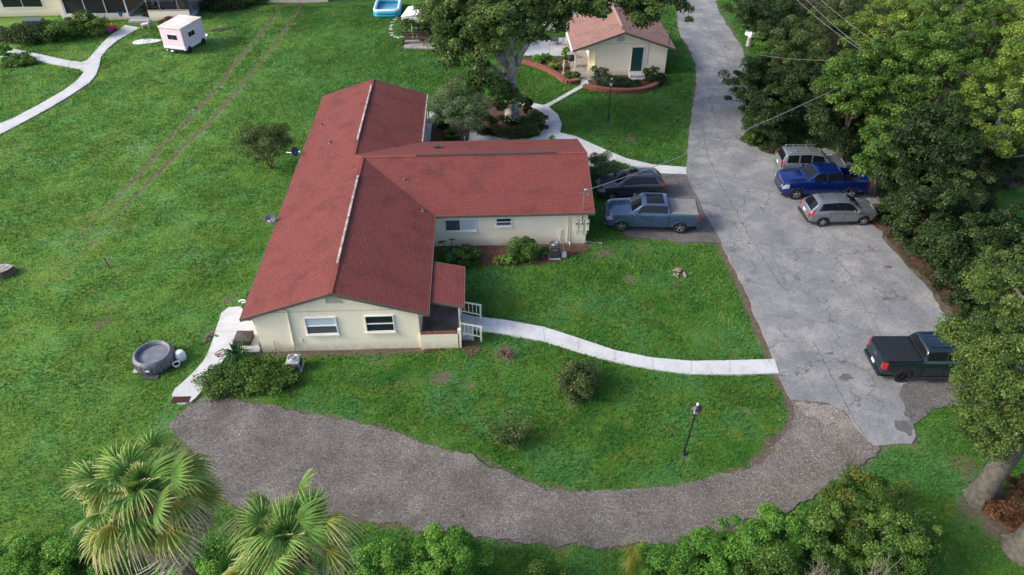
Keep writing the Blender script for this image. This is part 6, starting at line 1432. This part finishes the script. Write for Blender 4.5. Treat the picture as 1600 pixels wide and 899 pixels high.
# log with grey bark at the left edge
p = G(6, 428); o = thing('tree_stump', 'pale weathered stump with dark sides at the left edge of the lawn', 'stump', (p.x, p.y, 0)); rg = random.Random(4); b = MB()
ring = lambda r_, z: [(math.cos(a) * r_ * (1 + .12 * math.sin(3 * a)), math.sin(a) * r_ * .75 * (1 + .12 * math.sin(3 * a)), z) for a in np.linspace(0, 2 * math.pi, 17)[:-1]]
vs = ring(.78, -.05) + ring(.66, .2) + ring(.60, .42); fs = [(i * 16 + j, i * 16 + (j + 1) % 16, (i + 1) * 16 + (j + 1) % 16, (i + 1) * 16 + j) for i in range(2) for j in range(16)]; b.add(vs, fs); b.build('side', BARKD, o)
b = MB(); b.add(ring(.60, .421), [tuple(range(16))]); b.build('cut_top', mat('stump_top', (.45, .43, .40), .9, col2=(.12, .10, .09), scale=4), o)
# satellite dishes on the west eave
def dish(label, px, py, z, rz, m):
    p = G(px, py, z); p.x = min(p.x, XW - .12); o = thing('satellite_dish', label, 'satellite dish', p, rz, 'satellite dishes on the west eave')
    b = MB(); M = Matrix.Rotation(R(-58), 4, 'Y'); pr = [(.001, -.06), (.15, -.05), (.25, -.02), (.31, .015)]; vs = []
    for r_, zz in pr:
        for j in range(20): a = 2 * math.pi * j / 20; vs.append(M @ Vector((r_ * math.cos(a), r_ * math.sin(a) * 1.1, zz)))
    fs = [(i * 20 + j, i * 20 + (j + 1) % 20, (i + 1) * 20 + (j + 1) % 20, (i + 1) * 20 + j) for i in range(3) for j in range(20)]
    b.add(vs, fs); q = b.build('dish', m, o, smooth=60); md = q.modifiers.new('thickness', 'SOLIDIFY'); md.thickness = .015
    b = MB(); b.tube([(0, 0, -.05), (.12, 0, -.15), (XW - p.x + .45, 0, -.42 if False else -.25)], .025, 6); b.tube([(.0, 0, -.3), (-.32, 0, -.12), (-.42, 0, .08)], .015, 6); b.build('arm', METAL, o)
    b = MB(); b.box(-.46, -.36, -.05, .05, .05, .13); b.build('receiver', WHITE, o, bevel=.01)
    return o
dish('dark blue satellite dish on the west eave, farther from the camera', 461, 237, 2.75, R(150), mat('dish_blue', (.03, .05, .10), .4))
dish('grey tilted satellite dish on the west eave, nearer to the camera', 422, 342, 2.7, R(95), mat('dish_grey', (.10, .12, .15), .5))

# pink camper
ca = G(259, 82); cb = G(291, 87); hC = math.atan2((cb - ca).y, (cb - ca).x)
cp = thing('pink_camper', 'small pink and white box camper on the far lawn', 'camper', (ca.x, ca.y, 0), R(-18)); PINK = mat('pink_paint', (.78, .60, .69), .5, var=.06, scale=2)
w_, l_ = 2.35, 3.3
b = MB(); b.box(0, w_, 0, l_, .72, 2.38); b.build('body', PINK, cp, bevel=.02)
b = MB(); b.box(-.02, w_ + .02, -.02, l_ + .02, .38, .718); b.build('skirt', WHITE, cp, bevel=.02)
b = MB(); b.box(-.06, w_ + .06, -.06, l_ + .06, 2.383, 2.50); b.build('roof', mat('camper_roof', (.74, .75, .75), .6, col2=(.60, .52, .40), scale=.7), cp, bevel=.02)
for (x0, x1) in ((.75, 1.22), (1.27, 1.74)):
    b = MB(); b.box(x0, x1, -.025, -.003, 1.35, 1.80); b.build('window', DGLASS, cp)
b = MB(); b.box(.67, 1.82, -.018, -.002, 1.27, 1.35); b.box(.67, 1.82, -.018, -.002, 1.80, 1.88); b.build('window_frame', WHITE, cp)
for (y0, y1) in ((.95, 1.38), (1.43, 1.86)):
    b = MB(); b.box(w_ + .003, w_ + .025, y0, y1, 1.35, 1.80); b.build('window', DGLASS, cp)
b = MB(); b.box(w_ + .002, w_ + .018, .87, 1.94, 1.27, 1.35); b.box(w_ + .002, w_ + .018, .87, 1.94, 1.80, 1.88); b.build('window_frame', WHITE, cp)
for y in (.55, 2.75):
    for x in (-.02, w_ + .02):
        b = MB(); b.lathe([(.08, -.09), (.28, -.09), (.32, -.04), (.32, .04), (.28, .09), (.08, .09)], 20, (0, 0, 0), axis='y', close=True)
        q = b.build('wheel', TYRE, cp, smooth=35); q.location = (x, y, .32); q.rotation_euler = (0, 0, R(90))
b = MB(); b.box(.15, w_ - .15, -.12, -.023, .30, .46); b.build('rear_bumper', BLACK, cp); b = MB(); b.box(.75, 1.05, -.14, -.122, .2, .36); b.box(.28, .45, -.14, -.122, .3, .4); b.build('plate', WHITE, cp)
def flat_blob(name, label, cat, px, py, pts, m, z=.03, th=.02):
    p = G(px, py); b = MB(); b.prism(smooth_poly(pts, 2), z - th, z + th); return tag(b.build(name, m, loc=(p.x, p.y, 0)), label, cat)
flat_blob('white_sheet', 'crumpled white sheet lying on the grass left of the pink camper', 'sheet', 230, 65, [(-1.4, -.5), (-.6, -.9), (.3, -.6), (1.0, -.4), (1.5, .4), (.6, .5), (-.2, .7), (-1.1, .4)], WHITE)
flat_blob('white_sheet', 'small white sheet on the grass right of the pink camper', 'sheet', 316, 58, [(-.5, -.8), (.3, -.9), (.6, .6), (-.3, .9)], WHITE)
flat_blob('tyre_ruts', 'dark leafy debris on the grass right of the camper', 'debris', 348, 46, [(-1.4, -.5), (-.2, -.7), (.9, .2), (1.4, .9), (.2, .5), (-.9, .1)], mat('debris', (.05, .035, .025), .95), .01, .02)
# toys and bits by the far porch
p = G(172, 50); o = thing('toy_car', 'purple, yellow and red plastic ride-on toy by the far porch', 'toy', (p.x, p.y, 0), .5)
for nm, bx, m_ in (('base', (-.5, .3, -.35, .25, .08, .45), mat('toy_purple', (.35, .03, .30), .4)), ('seat', (-.2, .5, .0, .5, .45, .75), mat('toy_yellow', (.75, .38, .03), .4)), ('fender', (.3, .8, -.1, .4, .1, .5), mat('toy_red', (.6, .05, .03), .4))):
    b = MB(); b.box(*bx); b.build(nm, m_, o, bevel=.08)
for x, y in ((-.35, -.38), (.6, -.15), (-.35, .28), (.6, .42)):
    b = MB(); b.lathe([(.02, -.05), (.14, -.05), (.15, 0), (.14, .05), (.02, .05)], 14, (x, y, .15), axis='y', close=True); b.build('wheel', BLACK, o)
p = G(160, 38); o = thing('patio_chair', 'black metal chair behind the plastic ride-on toy', 'chair', (p.x, p.y + .3, 0), .3)
def chair_parts(o, m, s=.5):
    b = MB(); b.box(-s / 2, s / 2, -s / 2, s / 2, .42, .46); b.build('seat', m, o, bevel=.01)
    b = MB(); 
    for k in range(5): b.bar((-s / 2 + s * k / 4, s / 2, .46), (-s / 2 + s * k / 4, s / 2 + .08, .98), .03)
    b.bar((-s / 2, s / 2 + .08, .98), (s / 2, s / 2 + .08, .98), .04); b.build('backrest', m, o)
    for x in (-1, 1):
        for y in (-1, 1): b = MB(); b.bar((x * s * .46, y * s * .46, 0), (x * s * .46, y * s * .46, .42), .035); b.build('leg', m, o)
        b = MB(); b.bar((x * s * .5, -s * .4, .66), (x * s * .5, s * .6, .66), .035); b.bar((x * s * .5, -s * .4, .42), (x * s * .5, -s * .4, .66), .03); b.build('armrest', m, o)
chair_parts(o, BLACK, .6)
p = G(228, 44); o = thing('toy_pony', 'pink plastic toy in front of the low cream wall', 'toy', (p.x, p.y, 0), .2)
b = MB(); b.tube([(-.35, 0, .35), (0, 0, .38), (.3, 0, .38), (.42, 0, .62)], [.12, .16, .15, .09], 10); b.tube([(.36, 0, .62), (.6, 0, .56)], [.11, .07], 8); b.build('body', PINK, o, smooth=60)
for x in (-.3, .3):
    for y in (-.1, .1): b = MB(); b.tube([(x, y, .3), (x, y * 1.4, 0)], [.06, .05], 6); b.build('leg', PINK, o)
p = G(192, 30); b = MB(); b.lathe([(.28, 0), (.36, .35), (.38, .5), (.3, .48), (.0, .3)], 14); tag(b.build('blue_tub', mat('blue_plastic', (.06, .16, .38), .4), loc=(p.x, p.y, .0), smooth=40), 'blue plastic tub on the far porch floor', 'tub')
bpy.data.objects['blue_tub'].location.z = .36
p = G(52, 46); o = thing('storage_bin', 'dark blue-grey bin among the bushes below the screened porch', 'bin', (p.x, p.y + .6, 0)); b = MB(); b.box(-.9, .9, -.5, .5, 0, .75); b.build('box', mat('bin_blue', (.06, .08, .11), .5), o, bevel=.06); b = MB(); b.box(-.95, .95, -.55, .55, .755, .86); b.build('lid', mat('bin_lid', (.10, .13, .17), .5), o, bevel=.05)
p = G(106, 40); b = MB(); b.lathe([(.3, 0), (.4, .3), (.36, .6), (.2, .62), (0, .5)], 14); tag(b.build('plant_pot', BLACK, loc=(p.x, p.y + .5, 0), smooth=40), 'black pot against the wall of the screened porch', 'pot')
# plants in pots on far low wall terrace
for i, px in enumerate((225, 243)):
    p = G(px, 30, .35); bush('potted_plant', ('left', 'right')[i] + ' potted plant on the terrace behind the low cream wall', (p.x, p.y + 1.0), .55, 1.7, L_DARK, 18, 110, .08, seed=900 + i)

# inflatable pool
p = G(604, 22); pl = thing('inflatable_pool', 'blue inflatable paddling pool with a white rim at the top of the lawn', 'paddling pool', (p.x + .1, p.y + .9, 0))
def rrect(hx, hy, r_, n=5):
    o_ = []
    for cx, cy, a0 in ((hx - r_, hy - r_, 0), (-hx + r_, hy - r_, 90), (-hx + r_, -hy + r_, 180), (hx - r_, -hy + r_, 270)):
        for k in range(n + 1): a = R(a0 + 90 * k / n); o_.append((cx + math.cos(a) * r_, cy + math.sin(a) * r_))
    return o_
def ringtube(hx, hy, r_, z, tr_, nm, m, parent):
    b = MB(); pts = rrect(hx, hy, r_); n = len(pts); m8 = 8; vs = []
    for i, (x, y) in enumerate(pts):
        a, c = pts[i - 1], pts[(i + 1) % n]; d = Vector((c[0] - a[0], c[1] - a[1], 0)).normalized(); nn = Vector((d.y, -d.x, 0))
        for j in range(m8): t_ = 2 * math.pi * j / m8; vs.append(Vector((x, y, z)) + nn * math.cos(t_) * tr_ + Vector((0, 0, math.sin(t_) * tr_)))
    fs = [(i * m8 + j, ((i + 1) % n) * m8 + j, ((i + 1) % n) * m8 + (j + 1) % m8, i * m8 + (j + 1) % m8) for i in range(n) for j in range(m8)]
    b.add(vs, fs); return b.build(nm, m, parent, smooth=70)
PB = mat('pool_blue', (.02, .33, .46), .3); PWh = mat('pool_rim_white', (.60, .76, .80), .35)
ringtube(1.28, 1.95, .5, .16, .17, 'lower_ring', PB, pl); ringtube(1.28, 1.95, .5, .42, .17, 'middle_ring', PB, pl); ringtube(1.26, 1.93, .5, .66, .16, 'rim', PWh, pl)
b = MB(); b.prism(rrect(1.2, 1.87, .5), .04, .22); b.build('water', mat('pool_water', (.15, .36, .50), .08, coat=.6, var=.2, scale=1.5), pl)
# stepping stones
ss = [(618,27),(621,30),(624,34),(625,38),(622,42),(618,45),(615,48),(613,52),(611,57),(611,62),(612,67),(614,71),(617,75),(622,79),(630,76)]
ss = [(622,14),(624,18),(623,22),(620,27),(617,31),(614,35),(612,40),(611,43),(611,46),(612,52),(613,55),(617,58),(622,59),(629,58)]
ORD = [w_ + ' pale ' for w_ in 'first second third fourth fifth sixth seventh eighth ninth tenth eleventh twelfth thirteenth last'.split()]
stone = None
for i, (px, py) in enumerate(ss):
    p = G(px, py)
    if stone is None:
        b = MB(); b.box(-.22, .22, -.13, .13, -.02, .04); stone = b.build('stepping_stone', mat('pale_stone', (.50, .48, .42), .85), loc=(p.x, p.y, 0), bevel=.02); s_ = stone
    else: s_ = stone.copy(); COL.objects.link(s_); s_.location = (p.x, p.y, 0)
    s_.rotation_euler.z = (i * .7) % 3
    tag(s_, ORD[i] + 'stepping stone of the curved row, counted from the paddling pool end', 'stepping stone', 'stepping stones between the pool and the slab')
# white canopy, slab, bench
sl = PX([(631, 77), (690, 79), (700, 74), (683, 62), (634, 63)]); b = MB(); p = G(655, 74); b.prism([(q.x - p.x, q.y - p.y) for q in sl], -.05, .16); tag(b.build('paved_slab', mat('old_paving', (.33, .30, .27), .85, var=.3, scale=2), loc=(p.x, p.y, 0)), 'low pale paved slab under the white canopy', 'slab')
p = G(648, 58); o = thing('canopy', 'tattered white canopy on two thin white posts', 'canopy', (p.x, p.y, 0))
b = MB(); H_ = 2.6; b.add([(-1.1, -1.0, H_ - .25), (1.0, -1.1, H_), (1.5, 1.0, H_ + .1), (-.5, 1.2, H_), (.2, .1, H_ + .45)], [(0, 1, 4), (1, 2, 4), (2, 3, 4), (3, 0, 4)])
q = b.build('fabric', mat('white_fabric', (.74, .74, .76), .8, var=.12, scale=3), o); md = q.modifiers.new('t', 'SOLIDIFY'); md.thickness = .03
b = MB(); b.box(-1.05, 1.0, -1.1, -1.06, H_ - .52, H_ - .22); b.build('valance', mat('white_fabric', (.74, .74, .76)), o)
for x in (-.15, .28): b = MB(); b.bar((x, -.7, 0), (x, -.7, H_), .09); b.build('post', WHITE, o)
b = MB(); b.box(.1, .5, -.2, .2, H_ + .40, H_ + .46); b.build('patch', DARK, o)
p = G(647, 70); o = thing('garden_bench', 'dark brown slatted bench on the paved slab', 'bench', (p.x, p.y, .16), .05); BW = mat('dark_wood', (.07, .035, .03), .8)
b = MB()
for k in range(4): b.box(-1.1, 1.6, -.3 + k * .16, -.18 + k * .16, .42, .46)
b.build('seat', BW, o); b = MB()
for k in range(3): b.box(-1.1, 1.6, .34, .38, .55 + k * .16, .66 + k * .16)
b.build('backrest', BW, o)
for x in (-1.05, 1.55): b = MB(); b.box(x - .04, x + .04, -.3, .38, 0, .42); b.build('leg', BW, o)
# brick edging walls
def edging(label, pts, h=.28, wd=.42):
    pts = smooth_open([G(*q) for q in pts]); p = pts[len(pts) // 2]; o = thing('brick_edging', label, 'brick edging', (p.x, p.y, 0)); b = MB(); c = MB()
    for a, d in zip(pts[:-1], pts[1:]):
        b.bar(Vector((a.x, a.y, h / 2 - .02)) - Vector((p.x, p.y, 0)), Vector((d.x, d.y, h / 2 - .02)) - Vector((p.x, p.y, 0)), wd, h)
        n_ = max(1, int((d - a).length / .12))
        for k in range(n_):
            e = a.lerp(d, (k + .08) / n_) - p; f = a.lerp(d, (k + .92) / n_) - p; c.bar((e.x, e.y, h + .0), (f.x, f.y, h + .0), wd + .03, .07)
    b.build('base', BRICK, o); c.build('cap_bricks', mat('cap_brick', (.30, .115, .085), .85, var=.4, scale=5), o); return o
def smooth_open(pts, it=2):
    for _ in range(it):
        o_ = [pts[0]]
        for a, c in zip(pts[:-1], pts[1:]): o_ += [a.lerp(c, .25), a.lerp(c, .75)]
        o_.append(pts[-1]); pts = o_
    return pts
edging('curved brick edging of the bed below the small patio', [(817, 99), (845, 107), (868, 118), (885, 132), (904, 128)])
edging('curved brick edging of the bed below the outbuilding wall', [(912, 137), (935, 142), (965, 145), (1000, 144), (1025, 136), (1037, 122)])
# patio furniture
p = G(865, 70); o = thing('patio_chair', 'grey metal chair standing on the small patio', 'chair', (p.x, p.y, .056), -.1); chair_parts(o, DARK, .9)
p = G(885, 78); o = thing('patio_chair', 'pale plastic chair near the outbuilding end of the patio', 'chair', (p.x, p.y, .056), 1.2); chair_parts(o, DWHITE, .6)
p = G(858, 90); o = thing('garden_light', 'slender pole light at the patio edge', 'garden light', (p.x, p.y, 0)); b = MB(); b.tube([(0, 0, 0), (0, 0, 1.5)], .018, 6); b.build('pole', METAL, o); b = MB(); b.lathe([(.03, 1.48), (.08, 1.55), (.06, 1.65), (0, 1.68)], 10); b.build('lamp_head', WHITE, o)
p = G(892, 106); o = thing('kettle_grill', 'black kettle grill at the end of the flower bed', 'grill', (p.x, p.y, 0)); b = MB(); b.lathe([(.0, .62), (.28, .7), (.34, .9), (.28, 1.12), (0, 1.2)], 18); b.build('bowl', BLACK, o, smooth=50)
for k in range(3): a = k * 2.09; b = MB(); b.bar((math.cos(a) * .2, math.sin(a) * .2, .72), (math.cos(a) * .34, math.sin(a) * .34, 0), .03); b.build('leg', BLACK, o)
p = G(881, 116); o = thing('garden_statue', 'pale weathered garden statue in the flower bed', 'statue', (p.x, p.y, 0)); b = MB(); b.lathe([(.2, 0), (.2, .12), (.1, .16), (.09, .6), (.16, .8), (.12, 1.05), (.06, 1.1), (.1, 1.25), (0, 1.36)], 12); b.build('figure', DWHITE, o, smooth=50)
# stone mailbox
p = G(1169, 72); o = thing('stone_mailbox', 'white rounded mailbox on a leaning stone pillar beside the road', 'mailbox', (p.x, p.y, 0), .3)
b = MB(); b.tube([(0, 0, -.1), (.02, 0, .5), (-.03, 0, 1.0)], [.26, .22, .2], 8); b.build('pillar', mat('rough_stone', (.42, .40, .37), .9, var=.4, scale=4, bump=.8, bscale=8), o)
b = MB(); vs = []
for y in (-.5, .5):
    vs += [(-.28, y, 1.0), (.28, y, 1.0)] + [(math.cos(a) * .28, y, 1.25 + math.sin(a) * .22) for a in np.linspace(0, math.pi, 9)]
n = 11; b.add(vs, [tuple(range(n)), tuple(reversed(range(n, 2 * n)))] + [(i, n + i, n + (i + 1) % n, (i + 1) % n) for i in range(n)]); b.build('box', WHITE, o)
# utility pole with lamp, wires
pp = G(1357, 86, 8.0); up = thing('utility_pole', 'wooden utility pole hidden in the trees where the wires meet', 'utility pole', (pp.x, pp.y, 0))
b = MB(); b.tube([(0, 0, -.2), (0, 0, 8.3)], [.17, .12], 10); b.build('pole', WOOD, up)
b = MB(); b.tube([(0, 0, 7.6), (.5, .2, 8.0), (1.1, .3, 8.15)], .03, 6); b.build('lamp_arm', METAL, up)
b = MB(); b.lathe([(.0, .16), (.16, .14), (.22, 0), (.12, -.08), (0, -.08)], 14, (1.2, .32, 8.15)); b.build('lamp_head', WHITE, up, smooth=50)
WIRE = mat('cable', (.20, .20, .21), .6)
def cable(label, a, c, sag, r_=.018):
    a = Vector(a); c = Vector(c); b = MB(); pts = []
    for i in range(29): t_ = i / 28; q = a.lerp(c, t_); q.z -= sag * 4 * t_ * (1 - t_); pts.append(q - a)
    b.tube(pts, r_, 5); return tag(b.build('power_cable', WIRE, loc=a), label, 'cable')
top = Vector((pp.x, pp.y, 8.0))
cable('thick service cable from the wing roof mast to the woodland', (5.95, 36.7, 3.95), G(1340, 122, 6.6), .45, .022)
cable('thin sagging cable from the outbuilding mast across the road', (16.6, 63.0, 4.1), top + Vector((0, 0, -.3)), 1.0, .010)
cable('left cable of the pair running up off the top edge', top, G(1225, -20, 8.2), .25, .012)
cable('right cable of the pair running up off the top edge', top + Vector((.1, 0, .1)), G(1242, -20, 8.2), .25, .012)
cable('single cable crossing the yellow-green tree at the top', top + Vector((1.2, 0, .3)), G(1262, -20, 9), .2, .012)
